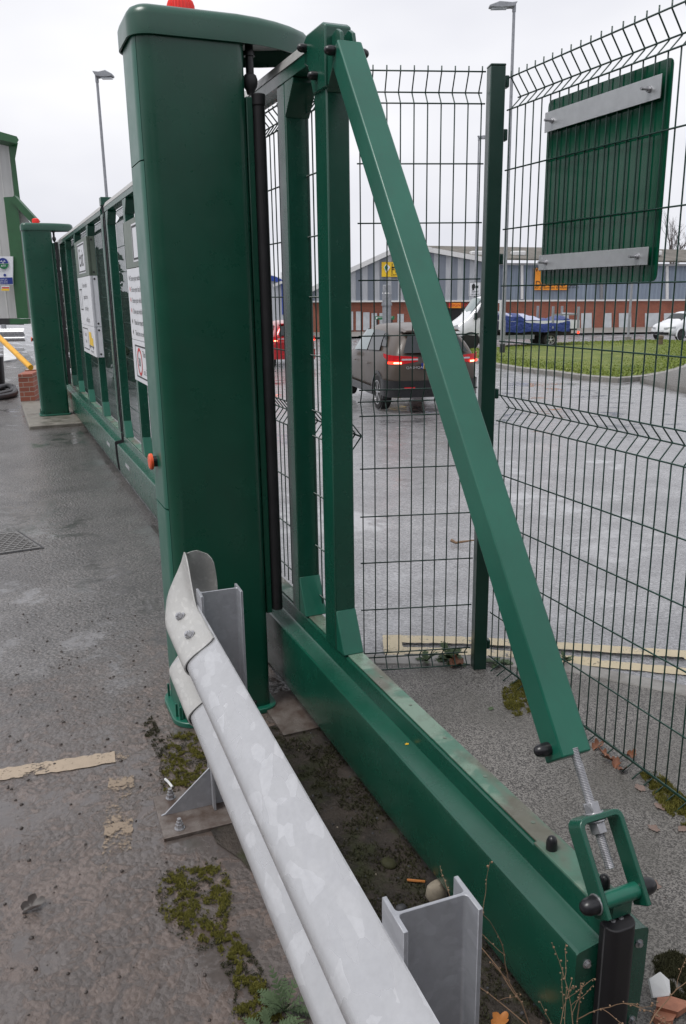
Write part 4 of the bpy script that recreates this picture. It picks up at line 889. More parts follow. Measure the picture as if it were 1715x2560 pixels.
MB().extr([PD(36, 500, -.4), PD(74, 555, -.4), PD(96, 575, -.4), PD(110, 796, -.4), PD(62, 796, -.4)], Vector((-.60, .80, 0))*9).build('annex_wall', 'clad_white', db, 'W')
MB().bar(PD(34, 495, -.6), PD(92, 558, -.6), .3, .22).build('annex_verge', 'green_trim', db, 'W')
MB().box(*(lambda p, q: (p.x, q.x, p.y-.8, p.y-.5, q.z, p.z))(PD(45, 796), PD(90, 808))).build('sill', 'green_trim', db, 'W')
def dsign(name, label, x0, y0, x1, y1, group=None):
    t = thing(name, label, 'sign', 'W', PD((x0+x1)/2, y1, -.65), group); p = [PD(x0, y1, -.7), PD(x0, y0, -.7), PD(x1, y0, -.7), PD(x1, y1, -.7)]
    MB().extr([(q.x, q.y, q.z) for q in p], (0, .05, 0)).build('board', 'white_sign', t, 'W'); return t
t = dsign('wall_sign', 'white test station sign with a round blue and green emblem on the depot wall', -34, 641, 32, 712)
def disc(c, r_, a0, a1, n=24): return [Vector((c.x+r_*math.cos(R(a0+(a1-a0)*i/n)), c.y, c.z+r_*math.sin(R(a0+(a1-a0)*i/n)))) for i in range(n+1)]
c = PD(8, 658, -.74); u_ = (PD(9, 658)-PD(8, 658)).x
MB().poly(disc(c, 12.5*u_, 0, 180)).build('emblem_top', 'blue_print', t, 'W'); MB().poly(disc(c-Vector((0, 0, 1.2*u_)), 12.5*u_, 180, 360)).build('emblem_base', 'green_print', t, 'W')
k = MB()
for dx, dz in ((-3.6, 4.5), (3.8, 4.5), (0, .8)):
    q = c + Vector((dx*u_, -.01, dz*u_)); k.loft([[q+Vector((math.cos(R(90+120*i))*3.3*s_*u_, 0, math.sin(R(90+120*i))*2.6*s_*u_)) for i in range(3)] for s_ in (1, .45)], False, False)
k.text('ATF', 7*u_, c+Vector((0, -.01, -8.5*u_)), (1, 0, 0), (0, 0, 1), align='CENTER'); k.build('emblem_mark', 'white_sign', t, 'W')
k = MB()
for s_, y in (('DVSA Authorised', 676), ('Testing Facility', 680.5)): k.text(s_, 4.2*u_, PD(-1, y, -.74), (1, 0, 0), (0, 0, 1), align='CENTER')
k.build('lettering', 'grey_print', t, 'W')
MB().poly(disc(PD(12, 688, -.74), 3.4*u_, 0, 360)).build('mandatory_symbol', 'blue_print', t, 'W')
p = [PD(-32, 711, -.72), PD(-32, 695, -.72), PD(31, 693.5, -.72), PD(32.5, 710, -.72)]; MB().poly(p).build('blue_panel', 'blue_print', t, 'W')
k = MB()
for s_, y in (('Drivers must not', 699.5), ('exit vehicles unless', 704), ('instructed to do so', 708.5)): k.text(s_, 4.2*u_, PD(3, y, -.75), (1, 0, 0), (0, 0, 1), align='CENTER')
k.build('panel_lettering', 'white_sign', t, 'W')
t = dsign('wall_sign', 'small white sign with red and yellow bands beneath the test station sign', 3, 714, 23.5, 727)
p = [PD(4.5, 721, -.72), PD(4.5, 717.8, -.72), PD(22.5, 717.8, -.72), PD(22.5, 721, -.72)]; MB().poly(p).build('red_band', 'red_print', t, 'W')
p = [PD(3.4, 726.6, -.72), PD(3.4, 722, -.72), PD(23.2, 722, -.72), PD(23.2, 726.6, -.72)]; MB().poly(p).build('yellow_band', 'yellow_print', t, 'W')
# the building behind the photographer that shades and is mirrored in the gate
sb = thing('depot', 'dark clad depot building standing behind the yard', 'building', 'W', (2, -9, 0))
MB().box(-24, 26, -30, -7.2, 0, 5.2).build('wall', 'dark_grey', sb, 'W')
k = MB()
for x in (-18, -11, -4, 3, 10, 17): k.box(x, x+4.2, -7.2, -7.15, 2.6, 4.4)
k.each('window', 'clad_white', sb, 'W')

# ================================================================== YARD THINGS (left)
ft = MB(); P = [gnd(74, 1074), gnd(52, 1000)]
a = tof('G', gnd(74, 1074)); ft.box(.325, 1.35, a.y, 13.6, -.02, .045); mono('pale wet concrete plinth under the far gate cabinet', 'plinth', 'concrete_plinth', ft, 'concrete', 'G', bevel=.012)
bw = thing('brick_wall', 'low red brick wall with a capped end beside the far cabinet', 'wall', 'W', gnd(60, 1003))
c0 = gnd(52, 1004); c1 = gnd(88, 1002); dv = (c1-c0); ln = Vector((-.18, 1, 0)).normalized()
hb = .36
MB().extr([c0, c1, c1+Vector((0, 0, hb)), c0+Vector((0, 0, hb))], ln*2.2).build('wall', 'brick_low', bw, 'W')
MB().extr([c0+Vector((0, 0, hb)), c1+Vector((0, 0, hb)), c1+Vector((0, 0, hb+.07)), c0+Vector((0, 0, hb+.07))], ln*.55).build('end_cap', 'brick_low', bw, 'W', bevel=.01)
MB().extr([c0+ln*.6+Vector((0, 0, hb)), c1+ln*.6+Vector((0, 0, hb)), c1+ln*.6+Vector((0, 0, hb+.09)), c0+ln*.6+Vector((0, 0, hb+.09))], ln*1.6).build('coping', 'brick_low', bw, 'W', bevel=.01)
yp0, yp1 = at(0, 845, 11.2), at(77, 919, 10.4)
mono('yellow tubular barrier arm sloping down onto the low brick wall', 'barrier arm', 'barrier_arm', MB().tube([yp0+(yp0-yp1)*.4, yp0, yp0+(yp1-yp0)*.5, yp1], .035, 10), 'yellow_pole')
hs_ = thing('hose', 'thick grey ribbed hose lying in loops on the wet yard', 'hose', 'W', gnd(20, 1000))
for pts in (((-30, 985), (0, 975), (25, 972), (38, 982), (36, 992), (10, 999), (-30, 1004)), ((-20, 998), (14, 990), (32, 984), (34, 973))):
    P = [gnd(*p)+Vector((0, 0, .05)) for p in pts]; Q = []
    for i in range(len(P)-1):
        for s_ in range(6):
            t_ = s_/6; a_, b_, c_, d_ = P[max(i-1, 0)], P[i], P[i+1], P[min(i+2, len(P)-1)]
            Q.append(.5*((2*b_) + (c_-a_)*t_ + (2*a_-5*b_+4*c_-d_)*t_*t_ + (3*b_-a_-3*c_+d_)*t_**3))
    MB().tube(Q, .048, 10).each('hose_length', 'hose_grey', hs_, 'W')
bn = thing('litter_bin', 'black litter bin with a grey rim at the left edge of the yard', 'bin', 'W', gnd(-6, 969))
b0 = gnd(-8, 969); MB().lathe(b0, (0, 0, 1), [(.14, 0), (.15, .02), (.17, .5), (.18, .56)], 18).build('body', 'black_plastic', bn, 'W'); MB().lathe(b0+Vector((0, 0, .56)), (0, 0, 1), [(.18, 0), (.185, .03), (.15, .05)], 18).build('rim', 'aluminium', bn, 'W')
lt = [gnd(10, 906), gnd(42, 903), gnd(36, 893), gnd(12, 890)]
mono('pale board lying on the yard behind the black bin', 'board', 'loose_board', MB().extr([lt[0]+Vector((0, 0, .02)), lt[1]+Vector((0, 0, .04)), lt[2]+Vector((0, 0, .25)), lt[3]+Vector((0, 0, .3))], (0, 0, .02)), 'litter_white')
fbar = thing('crash_barrier', 'distant galvanised crash barrier in front of the depot', 'barrier', 'W', at(30, 862, 24))
p = at(30, 838, 24); FRAMES['K'] = (R(90), Vector((p.x, p.y, 0))); BASE[fbar.name] = ('W', Vector(fbar.location))
w = MB()
for i in range(29):
    pass
P = wstrip(); ri = [[Vector((x0, 24+a, p.z + z*1.15)) for a, z in P] for x0 in (-22, -9.0)]; w.loft(ri, False, False, closed=False); w.build('rail', 'galvanised', fbar, 'W', smooth=50)
for x in (-21, -18.5, -16, -13.5, -11, -9.6): MB().box(x-.05, x+.05, 24.0, 24.12, 0, p.z+.3).build('barrier_post', 'galvanised_post', fbar, 'W')
# manhole cover
mh = thing('manhole_cover', 'worn iron tread plate cover set in the wet yard', 'manhole cover', 'W', gnd(20, 1360))
C4 = [gnd(-70, 1396, .003), gnd(112, 1370, .003), gnd(46, 1327, .003), gnd(-120, 1345, .003)]
MB().add(C4, [(0, 1, 2, 3)]).build('frame', 'dark_grey', mh, 'W')
cc = sum(C4, Vector())/4; I4 = [cc+(q-cc)*.93+Vector((0, 0, .003)) for q in C4]; MB().add(I4, [(0, 1, 2, 3)]).build('plate', 'iron_cover', mh, 'W')
w = MB()
for i in range(1, 15):
    for j in range(1, 11):
        u, v = i/15, j/11; q = (I4[0]*(1-u)+I4[1]*u)*(1-v) + (I4[3]*(1-u)+I4[2]*u)*v; e = ((I4[1]-I4[0]).normalized() if (i+j) % 2 else (I4[3]-I4[0]).normalized()); w.bar(q-e*.018+Vector((0, 0, .002)), q+e*.018+Vector((0, 0, .002)), .010, .004)
w.build('tread', 'iron_cover', mh, 'W')

# ================================================================== STREET FURNITURE
def lamp(label, xb, yb, xt, yt, Y, r0, r1, arm, hl, base=True):
    pt = at(xt, yt, Y); pb = ont(xb, yb) if base else Vector((pt.x, pt.y, terr(pt.x, pt.y)))
    t = thing('street_lamp', label, 'street lamp', 'W', (pt.x, Y, pb.z), 'street lamps')
    b = Vector((pt.x, Y, pb.z)); tp = Vector((pt.x, Y, pt.z))
    MB().cyl(b, b+Vector((0, 0, 1.5)), r0, r0, 12).cyl(b+Vector((0, 0, 1.5)), tp, r0*.8, r1, 12).build('column', 'lamp_grey', t, 'W')
    if base: MB().cyl(b, b+Vector((0, 0, .55)), r0*1.08, n=12).build('base_sleeve', 'dark_grey', t, 'W')
    a = Vector((arm, 0, 0)); e = tp + a*.12
    MB().cyl(tp, tp+Vector((0, 0, .25)), r1*1.3, n=10).bar(tp+Vector((0, 0, .15)), tp+a*.3+Vector((0, 0, .18)), .09, .09).build('bracket', 'lamp_grey', t, 'W')
    s_ = 1 if arm > 0 else -1; L = abs(arm)
    MB().extr([tp+Vector((s_*x, -.16, z)) for x, z in ((-.1, .32), (.1, .30), (L*.6, .34), (L, .22), (L, .15), (L*.5, .12), (.0, .16))], (0, .32, 0)).build('head', 'lamp_grey', t, 'W', bevel=.02)
    MB().box(*sorted((tp.x+s_*L*.3, tp.x+s_*L*.92)), tp.y-.12, tp.y+.12, tp.z+.10, tp.z+.118).build('lens', 'head_glass', t, 'W')
pc = ont(1249, 893)
lamp('tall grey street lamp on the grass island behind the corner fence post', 1249, 893, 1285, 30, pc.y, .105, .055, -.95, 0)
lamp('slim grey street lamp rising behind the left part of the gate', 270, 494, 243, 206, 30, .075, .045, .55, 0, False)
lamp('small distant street lamp seen through the mesh left of the corner post', 1187, 700, 1197, 352, 62, .10, .055, .6, 0, False)
def pole(name, label, cat, xb, yb, ytop, r_, mat='lamp_grey'):
    b = ont(xb, yb); t = thing(name, label, cat, 'W', b); p = at(xb, ytop, b.y); MB().cyl(b, Vector((b.x, b.y, p.z)), r_, n=10).build('pole', mat, t, 'W'); return t, b, Vector((b.x, b.y, p.z))
t, b, tp = pole('give_way_sign', 'back of a triangular road sign on a grey pole at the grass edge', 'road sign', 1569, 858, 700, .07)
k = MB()
for dx, s_ in ((-.12, .52), (.3, .40)): k.extr([tp+Vector((dx-s_, -.05, .55)), tp+Vector((dx+s_, .05, .55)), tp+Vector((dx, 0, .55-s_*1.6))], (0, .04, 0))
k.each('sign_plate', 'lamp_grey', t, 'W'); MB().box(b.x-.14, b.x+.14, b.y-.14, b.y+.14, b.z, b.z+.35).build('base', 'kerb_stone', t, 'W')
b = ont(1649, 871); t_ = at(1650, 840, b.y); bo = MB().lathe(b, (0, 0, 1), [(.13, 0), (.13, t_.z-b.z-.12), (.15, t_.z-b.z-.10), (.15, t_.z-b.z), (.06, t_.z-b.z+.03)], 12); mono('short weathered wooden bollard on the grass island', 'bollard', 'bollard', bo, 'wood_old')
# camera warning sign
b = ont(1187, 846); t = thing('camera_sign', 'white speed cameras sign with a black camera symbol left of the corner post', 'road sign', 'W', b)
def CS(x, y, dy=0): p = at(x, y, b.y); return Vector((p.x, p.y+dy, p.z))
MB().cyl(b, CS(1187, 704, .1), .05, n=10).build('pole', 'lamp_grey', t, 'W')
MB().extr([CS(1172, 740), CS(1173, 704.5), CS(1203, 705.5), CS(1202, 741)], (0, .04, 0)).build('plate', 'white_sign', t, 'W')
k = MB(); u_ = (CS(1188, 720)-CS(1187, 720)).x; c = CS(1187.5, 723, -.012)
for x0, x1, z0, z1 in ((-14.3, 14.3, -17, -16.2), (-14.3, 14.3, 16.2, 17), (-14.3, -13.5, -16.2, 16.2), (13.5, 14.3, -16.2, 16.2), (-8, 0, 2, 11), (1, 4.5, 2.5, 8.5)): k.poly([c+Vector((x*u_, 0, z*u_)) for x, z in ((x0, z0), (x1, z0), (x1, z1), (x0, z1))])
k.poly([c+Vector((x*u_, 0, z*u_)) for x, z in ((5, 4), (8, 1.5), (8, 9.5), (5, 7))]); k.poly([c+Vector((x*u_, 0, z*u_)) for x, z in ((-6, 11), (-1, 11), (-1.5, 13.5), (-5.5, 13.5))]); k.poly([c+Vector((x*u_, 0, z*u_)) for x, z in ((-7, -2.5), (-2, -2.5), (-2, 2), (-7, 2))])
k.text('Speed', 7.2*u_, c+Vector((0, 0, -7.6*u_)), (1, 0, 0), (0, 0, 1), align='CENTER'); k.text('cameras', 6.4*u_, c+Vector((0, 0, -13.8*u_)), (1, 0, 0), (0, 0, 1), align='CENTER'); k.build('lettering', 'black_print', t, 'W')
# camera column and street name plate
b = ont(967, 846); t = thing('camera_column', 'grey post with a square camera housing and small cap above the parked brown car', 'camera post', 'W', b)
def CC(x, y, dy=0): p = at(x, y, b.y); return Vector((p.x, p.y+dy, p.z))
MB().cyl(b, CC(967, 730), .30, n=14).build('column', 'lamp_grey', t, 'W'); q = CC(967, 745); MB().cbox((q.x, q.y, q.z+.2), .52, .52, 1.3).build('housing', 'lamp_grey', t, 'W', bevel=.03)
q = CC(967, 762); MB().cyl(q-Vector((0, 0, .05)), q+Vector((0, 0, .12)), .36, n=16).build('collar', 'lamp_grey', t, 'W'); q = CC(967, 734); MB().lathe(q, (0, 0, 1), [(.32, 0), (.30, .06), (.05, .30)], 14).build('cap', 'white_trim', t, 'W')
b = ont(962, 833); t = thing('street_name_plate', 'green street name plate with white letters on two short legs', 'street sign', 'W', b)
MB().extr([CC(938, 799), CC(938, 790.5), CC(986, 790), CC(986, 799)], (0, .06, 0)).build('plate', 'green_print', t, 'W')
k = MB(); q = CC(962, 794.6, -.02); u_ = (CC(963, 794)-CC(962, 794)).x; k.text('WESTON COYNEY', 4.6*u_, q, (1, 0, 0), (0, 0, 1), align='CENTER'); k.text('ROAD', 4.0*u_, q-Vector((0, 0, 3.9*u_)), (1, 0, 0), (0, 0, 1), align='CENTER'); k.build('lettering', 'white_sign', t, 'W')
q = CC(941.5, 795, -.02); MB().poly([q+Vector((x*u_, 0, z*u_)) for x, z in ((-1.6, -2.5), (1.6, -2.5), (1.6, 2.5), (-1.6, 2.5))]).build('crest', 'white_sign', t, 'W')
k = MB()
for x in (943, 980): q = CC(x, 798, .08); k.box(q.x-.06, q.x+.06, q.y, q.y+.1, b.z-.3, q.z)
k.each('leg', 'dark_grey', t, 'W')
# ================================================================== VEHICLES
SUV = [(-2.20,-2.20,-1.93,.46,1.10,1.47,.42,.52,.47,.32), (-2.17,-2.15,-1.86,.42,1.11,1.50,.72,.81,.75,.53), (-2.05,-2.00,-1.68,.34,1.13,1.545,.83,.89,.83,.59), (-1.45,-1.38,-1.15,.26,1.12,1.60,.865,.91,.86,.635),
       (-.5,-.45,-.45,.23,1.07,1.63,.87,.905,.87,.65), (.35,.35,.15,.23,1.03,1.60,.87,.90,.865,.635), (.92,.90,.42,.24,1.00,1.54,.865,.895,.845,.60), (1.30,1.22,1.16,.25,.985,1.06,.865,.89,.835,.66), (1.80,1.75,1.72,.28,.93,1.0,.835,.88,.815,.62), (2.08,2.05,2.0,.32,.80,.89,.745,.795,.735,.55), (2.19,2.17,2.14,.40,.66,.73,.52,.56,.52,.40)]
VAN = [(.72,.72,.78,.50,1.45,2.30,.90,.95,.94,.74), (.80,.80,.82,.45,1.45,2.42,.94,.985,.965,.80), (1.25,1.25,1.15,.42,1.45,2.46,.945,.985,.965,.80), (1.75,1.72,1.42,.42,1.42,2.40,.945,.985,.96,.77), (2.20,2.12,2.02,.42,1.36,1.60,.94,.975,.94,.78), (2.60,2.55,2.48,.42,1.18,1.33,.91,.95,.89,.70), (2.86,2.83,2.78,.42,.95,1.08,.83,.87,.82,.62), (2.98,2.96,2.93,.48,.72,.80,.64,.68,.64,.5)]
def vehicle(name, label, cat, pref, lref, head, st, paint, sc=(1, 1, 1), group='vehicles on the road'):
    a = math.atan2(head[1], head[0]); c, s = math.cos(a), math.sin(a); fr = name+label[:6]
    ox, oy = pref.x - (c*lref[0]-s*lref[1]), pref.y - (s*lref[0]+c*lref[1]); FRAMES[fr] = (a, Vector((ox, oy, pref.z)))
    t = thing(name, label, cat, fr, (0, 0, 0), group)
    st = [tuple(v*k for v, k in zip(q, (sc[0],)*3+(sc[2],)*3+(sc[1],)*4)) for q in st]
    def ring(q):
        xs_, xb, xr, zf, zb, zr, ws, wm, wb, wr = q; zm = zf+(zb-zf)*.55; xm = xs_+(xb-xs_)*.55
        h = [(xs_, 0, zf), (xs_, ws*.8, zf), (xs_, ws, zf+.09), (xm, wm, zm), (xb, wb, zb), (xr, wr, zr), (xr, wr*.6, zr+.035), (xr, 0, zr+.045)]
        return h + [(x, -y, z) for x, y, z in h[-2:0:-1]]
    body = MB().loft([ring(q) for q in st]).build('body', paint, t, fr, sub=2, smooth=60)
    def gp(i, v, off=.014, sd=1):
        k = int(min(i, len(st)-1.001)); f = i-k; q = [x+(y-x)*f for x, y in zip(st[k], st[k+1])]
        return Vector((q[1]+(q[2]-q[1])*v, sd*(q[8]+(q[9]-q[8])*v+off), q[4]+(q[5]-q[4])*v+off*.4))
    return t, fr, st, gp
def win(t, fr, gp, i0, i1, j0, j1, v0, v1, mat='car_glass', sides=(1, -1)):
    # lower edge from i0 to i1, upper edge from j0 to j1
    for sd in sides:
        n = 6; q = []
        for k in range(n+1):
            u = k/n; q += [gp(i0+(i1-i0)*u, v0, .012, sd), gp((i0+j0)/2+((i1+j1)/2-(i0+j0)/2)*u, (v0+v1)/2, .020, sd), gp(j0+(j1-j0)*u, v1, .012, sd)]
        MB().add(q, [(3*k+a, 3*k+3+a, 3*k+4+a, 3*k+1+a) for k in range(n) for a in (0, 1)]).each('window', mat, t, fr)
def wheel(t, fr, x, y, r, w, sd, rimmat='alloy', spokes=10, rimr=.70):
    yo = y*sd
    wl = MB().lathe((x, yo-sd*w, r), (0, sd, 0), [(r*.62, 0), (r*.95, 0), (r, w*.12), (r, w*.86), (r*.95, w*.98), (r*.74, w*1.01), (r*rimr, w*.96)], 32).build('wheel', 'tyre', t, fr)
    k = MB().lathe((x, yo-sd*.05, r), (0, sd, 0), [(.02, .0), (r*rimr*.98, .0)], 24); k.build('brake_disc', 'dark_grey', wl, fr)
    m_ = MB().lathe((x, yo-sd*.012, r), (0, sd, 0), [(r*rimr, -.03), (r*rimr, .012), (r*rimr*.92, .010), (r*rimr*.90, -.04)], 32).lathe((x, yo-sd*.02, r), (0, sd, 0), [(r*.16, -.02), (r*.16, .015), (r*.10, .022), (.002, .022)], 16)
    for i in range(spokes):
        a = 2*math.pi*(i//2*2+(-.28 if i % 2 else .28)+.5)/spokes; d = Vector((math.cos(a), 0, math.sin(a))); c_ = Vector((x, yo-sd*.018, r)); m_.bar(c_+d*r*.12, c_+d*r*rimr*.94, .020 if spokes > 5 else .05, .022, (0, 1, 0))
    m_.build('rim', rimmat, wl, fr); return wl
def archm(t, fr, x, r, y, rr0, rr1, mat='black_plastic'):
    for sd in (1, -1):
        w = MB(); n = 22; q = [[Vector((x+rr_*math.cos(R(-12+204*i/n)), sd*yy, r+rr_*math.sin(R(-12+204*i/n)))) for i in range(n+1)] for rr_, yy in ((rr0, y-.06), (rr0, y+.012), (rr1, y+.008), (rr1*1.02, y-.05))]
        w.loft(q, False, False, closed=False); w.poly([Vector((x+rr0*math.cos(2*math.pi*i/24), sd*(y-.012), r+rr0*math.sin(2*math.pi*i/24))) for i in range(24)]); w.build('wheel_arch', mat, t, fr)
def ribbon(t, fr, name, mat, pts, z0, z1, off=.0):
    # pts: (x, y, z-low add, z-high add)
    q = []; 
    for p in pts: q += [Vector((p[0], p[1], z0+p[2])), Vector((p[0], p[1], z1+p[3]))]
    return MB().add(q, [(2*i, 2*i+2, 2*i+3, 2*i+1) for i in range(len(pts)-1)]).build(name, mat, t, fr, smooth=60)
hd = Vector((math.sin(R(-13)), math.cos(R(-13)), 0)); wp = at(943, 1023, 16.07)
def road_car(name, label, paint, wp, lref, hd, sc=(1, 1, 1), cat='car', badge=False, dark=True):
    t, fr, st, gp = vehicle(name, label, cat, wp, lref, hd, SUV, paint, sc); sx, sy, sz = sc
    win(t, fr, gp, 4.05, 5.75, 4.02, 5.6, .10, .84, 'car_glass_pale'); win(t, fr, gp, 3.05, 3.95, 3.02, 3.94, .10, .84); win(t, fr, gp, 2.55, 2.97, 2.72, 2.95, .28, .80)
    # screens
    q = []
    for v in (.08, .5, .9):
        for y in (-1, -.6, 0, .6, 1):
            a, b = st[1], st[0]; xx = (a[1]+(a[2]-a[1])*v)*(abs(y)) + (b[1]+(b[2]-b[1])*v-.02)*(1-abs(y)); wd = a[8]+(a[9]-a[8])*v; q.append(Vector((xx-.035, y*wd*.86, a[4]+.02+(a[5]-a[4])*v)))
    MB().add(q, [(5*i+j, 5*i+j+1, 5*i+j+6, 5*i+j+5) for i in range(2) for j in range(4)]).build('rear_window', 'car_glass', t, fr)
    MB().extr([(-1.60*sx, y*sy, z*sz) for y, z in ((-.56, 1.56), (.56, 1.56), (.50, 1.605), (-.50, 1.605))], (-.36*sx, 0, -.035)).build('spoiler', paint, t, fr, bevel=.015)
    a, b = st[6], st[7]; q = []
    for u in (.12, .5, .92):
        for y in (-1, -.5, 0, .5, 1): q.append(Vector((a[2]+(b[2]-a[2])*u+.02, y*(a[9]+(b[9]-a[9])*u)*.94, a[5]+(b[5]-a[5])*u+.045-.03*abs(y)+.015)))
    MB().add(q, [(5*i+j, 5*i+j+1, 5*i+j+6, 5*i+j+5) for i in range(2) for j in range(4)]).build('windscreen', 'car_glass', t, fr)
    for sd in (1, -1):
        L = [(-2.205, .36, .05, -.03), (-2.19, .50, .02, -.01), (-2.165, .66, 0, 0), (-2.10, .79, 0, .01), (-1.98, .885, .02, .02), (-1.82, .912, .06, .02)]
        L = [(x*sx, sd*y*sy, a_*sz, b_*sz) for x, y, a_, b_ in L]
        L = [(a_[0], a_[1], b_, c_) for a_, (b_, c_) in zip(L, ((.05*sz, -.035*sz), (.025*sz, -.02*sz), (.0, -.005*sz), (.0, .0), (.07*sz, .015*sz), (.13*sz, .03*sz)))]
        rl = ribbon(t, fr, 'tail_lamp', 'tail_dim', L, .95*sz, 1.115*sz)
        ribbon(rl, fr, 'brake_lamp', 'tail_lit', [(x-.012, y*1.008, 0, 0) for x, y, a_, b_ in L[2:5]], .955*sz, 1.0*sz)
        ribbon(rl, fr, 'brake_core', 'tail_hot', [(x-.022, y*1.015, 0, 0) for x, y, a_, b_ in L[2:4]], .962*sz, .99*sz)
        ribbon(rl, fr, 'reverse_lens', 'head_glass', [(x-.012, y*1.008, 0, 0) for x, y, a_, b_ in L[0:3]], 1.025*sz, 1.055*sz)
        H = [(2.17, .30, 0, -.02), (2.13, .52, 0, 0), (2.02, .72, .02, .03), (1.80, .845, .07, .05)]
        ribbon(t, fr, 'headlamp', 'head_glass', [(x*sx+.01, sd*y*sy*1.02, a_*sz, b_*sz) for x, y, a_, b_ in H], .66*sz, .78*sz)
        MB().extr([(x*sx, sd*(y)*sy, z*sz) for x, y, z in ((.78, .92, .98), (.66, 1.06, .98), (.66, 1.06, 1.10), (.78, .92, 1.08))], (.09, 0, 0)).build('door_mirror', paint, t, fr, bevel=.02)
        for x in (-.62, .38): MB().box((x-.09)*sx, (x+.09)*sx, *sorted((sd*.905*sy, sd*.925*sy)), .86*sz, .885*sz).build('door_handle', paint, t, fr, bevel=.008)
    m_ = 'black_plastic' if dark else paint
    B = [(-1.62, .905), (-1.80, .905), (-2.02, .875), (-2.17, .75), (-2.225, .45), (-2.235, 0), (-2.225, -.45), (-2.17, -.75), (-2.02, -.875), (-1.80, -.905), (-1.62, -.905)]
    ribbon(t, fr, 'rear_bumper', m_, [(x*sx, y*sy*1.005, 0, 0) for x, y in B], .32*sz, .64*sz)
    F = [(1.70, .885), (1.95, .85), (2.13, .72), (2.215, .40), (2.225, 0), (2.215, -.40), (2.13, -.72), (1.95, -.85), (1.70, -.885)]
    ribbon(t, fr, 'front_grille', 'black_plastic', [(x*sx+.01, y*sy*.9, 0, 0) for x, y in F[2:7]], .36*sz, .50*sz)
    for sd in (1, -1): ribbon(t, fr, 'sill', m_, [(x*sx, sd*.905*sy, 0, 0) for x in (-.95, 0, .9)], .26*sz, .42*sz); ribbon(t, fr, 'fog_reflector', 'tail_dim', [(-2.205*sx, sd*.62*sy, 0, 0), (-2.232*sx, sd*.42*sy, 0, 0)], .49*sz, .52*sz)
    MB().box(-2.235*sx, -2.215*sx, -.26, .26, .86*sz, .97*sz).build('number_plate', 'yellow_print', t, fr); MB().box(-2.237*sx, -2.217*sx, .26, .30, .86*sz, .97*sz).build('plate_band', 'blue_print', t, fr)
    MB().box(2.19*sx, 2.215*sx, -.26, .26, .52*sz, .62*sz).build('number_plate', 'white_sign', t, fr)
    if badge: k = MB(); k.text('QASHQAI', .062, (-2.235, .60, .845), (-.04, -1, 0), (0, 0, 1), 1.25); k.build('badge', 'aluminium', t, fr)
    r = .345*sz
    for x in (-1.33*sx, 1.32*sx):
        archm(t, fr, x, r, .895*sy, r*1.08, r*1.24, 'black_plastic' if dark else paint)
        for sd in (1, -1): wheel(t, fr, x, .905*sy, r, .21, sd, spokes=10 if dark else 5, rimmat='alloy' if paint != 'paint_white' else 'dark_grey')
    return t
road_car('parked_car', 'brown crossover car with lit brake lamps waiting on the wet road', 'paint_brown', wp, (-1.33, .90), hd, (1, 1, .97), badge=True)
p = ont(708, 916); road_car('parked_car', 'red car with a lit brake lamp glimpsed between the gate post and the rubber edge', 'paint_red', p, (-1.25, .30), hd, (.95, .90, 1.0), dark=False)
p = at(1703, 851, 45.8); p.z = min(p.z, terr(p.x, p.y)+.1); road_car('parked_car', 'white hatchback facing left at the right edge of the picture', 'paint_white', p, (1.21, .84), Vector((-.88, -.47, 0)), (.92, .93, .93), dark=False)
# dropside truck
p = at(1176, 877, 40.6); p2 = at(1382, 864, 41.2); hv = (p-p2); hv.z = 0; hv.normalize()
t, fr, st, gp = vehicle('dropside_truck', 'white dropside truck carrying a load under a blue tarpaulin', 'truck', Vector((p.x, p.y, (p.z+p2.z)/2)), (2.03, .95), hv, VAN, 'paint_white')
win(t, fr, gp, 1.35, 3.55, 1.4, 2.9, .06, .74)
a, b = st[3], st[4]; q = []
for u in (.06, .5, .95):
    for y in (-1, -.5, 0, .5, 1): q.append(Vector((a[2]+(b[2]-a[2])*u+.03, y*(a[9]+(b[9]-a[9])*u)*.93, a[5]+(b[5]-a[5])*u+.06-.05*abs(y))))
MB().add(q, [(5*i+j, 5*i+j+1, 5*i+j+6, 5*i+j+5) for i in range(2) for j in range(4)]).build('windscreen', 'car_glass_pale', t, fr)
for sd in (1, -1):
    ribbon(t, fr, 'headlamp', 'head_glass', [(2.93, sd*.55, 0, 0), (2.84, sd*.76, .02, .03), (2.66, sd*.90, .06, .10)], .90, 1.08)
    MB().box(1.78, 1.92, *sorted((sd*1.0, sd*1.20)), 1.40, 1.72).build('door_mirror', 'black_plastic', t, fr, bevel=.03)
    MB().box(-1.2, 1.0, *sorted((sd*.86, sd*.93)), .42, .62).build('side_guard', 'lamp_grey', t, fr)
ribbon(t, fr, 'front_bumper', 'black_plastic', [(2.45, .96, 0, 0), (2.80, .90, 0, 0), (2.99, .62, 0, 0), (3.03, 0, 0, 0), (2.99, -.62, 0, 0), (2.80, -.90, 0, 0), (2.45, -.96, 0, 0)], .38, .62)
for sd in (1, -1):
    wheel(t, fr, 2.03, .94, .35, .22, sd, 'dark_grey', 10, .62); wheel(t, fr, -2.03, .98, .35, .40, sd, 'alloy', 10, .58)
archm(t, fr, 2.03, .35, .955, .41, .47)
MB().box(-3.3, .7, -.42, -.34, .55, .78).box(-3.3, .7, .34, .42, .55, .78).box(-3.35, .62, -1.0, 1.0, .80, .90).build('chassis', 'dark_grey', t, fr)
MB().box(-3.42, .60, -1.03, -.99, .88, 1.28).box(-3.42, .60, .99, 1.03, .88, 1.28).box(-3.46, -3.42, -1.03, 1.03, .88, 1.28).build('dropside', 'paint_white', t, fr)
k = MB()
for y in (-1, 1): k.box(.56, .64, y-.04, y+.04, .9, 2.25)
for z in (1.3, 1.7, 2.15): k.box(.57, .63, -.97, .97, z, z+.06)
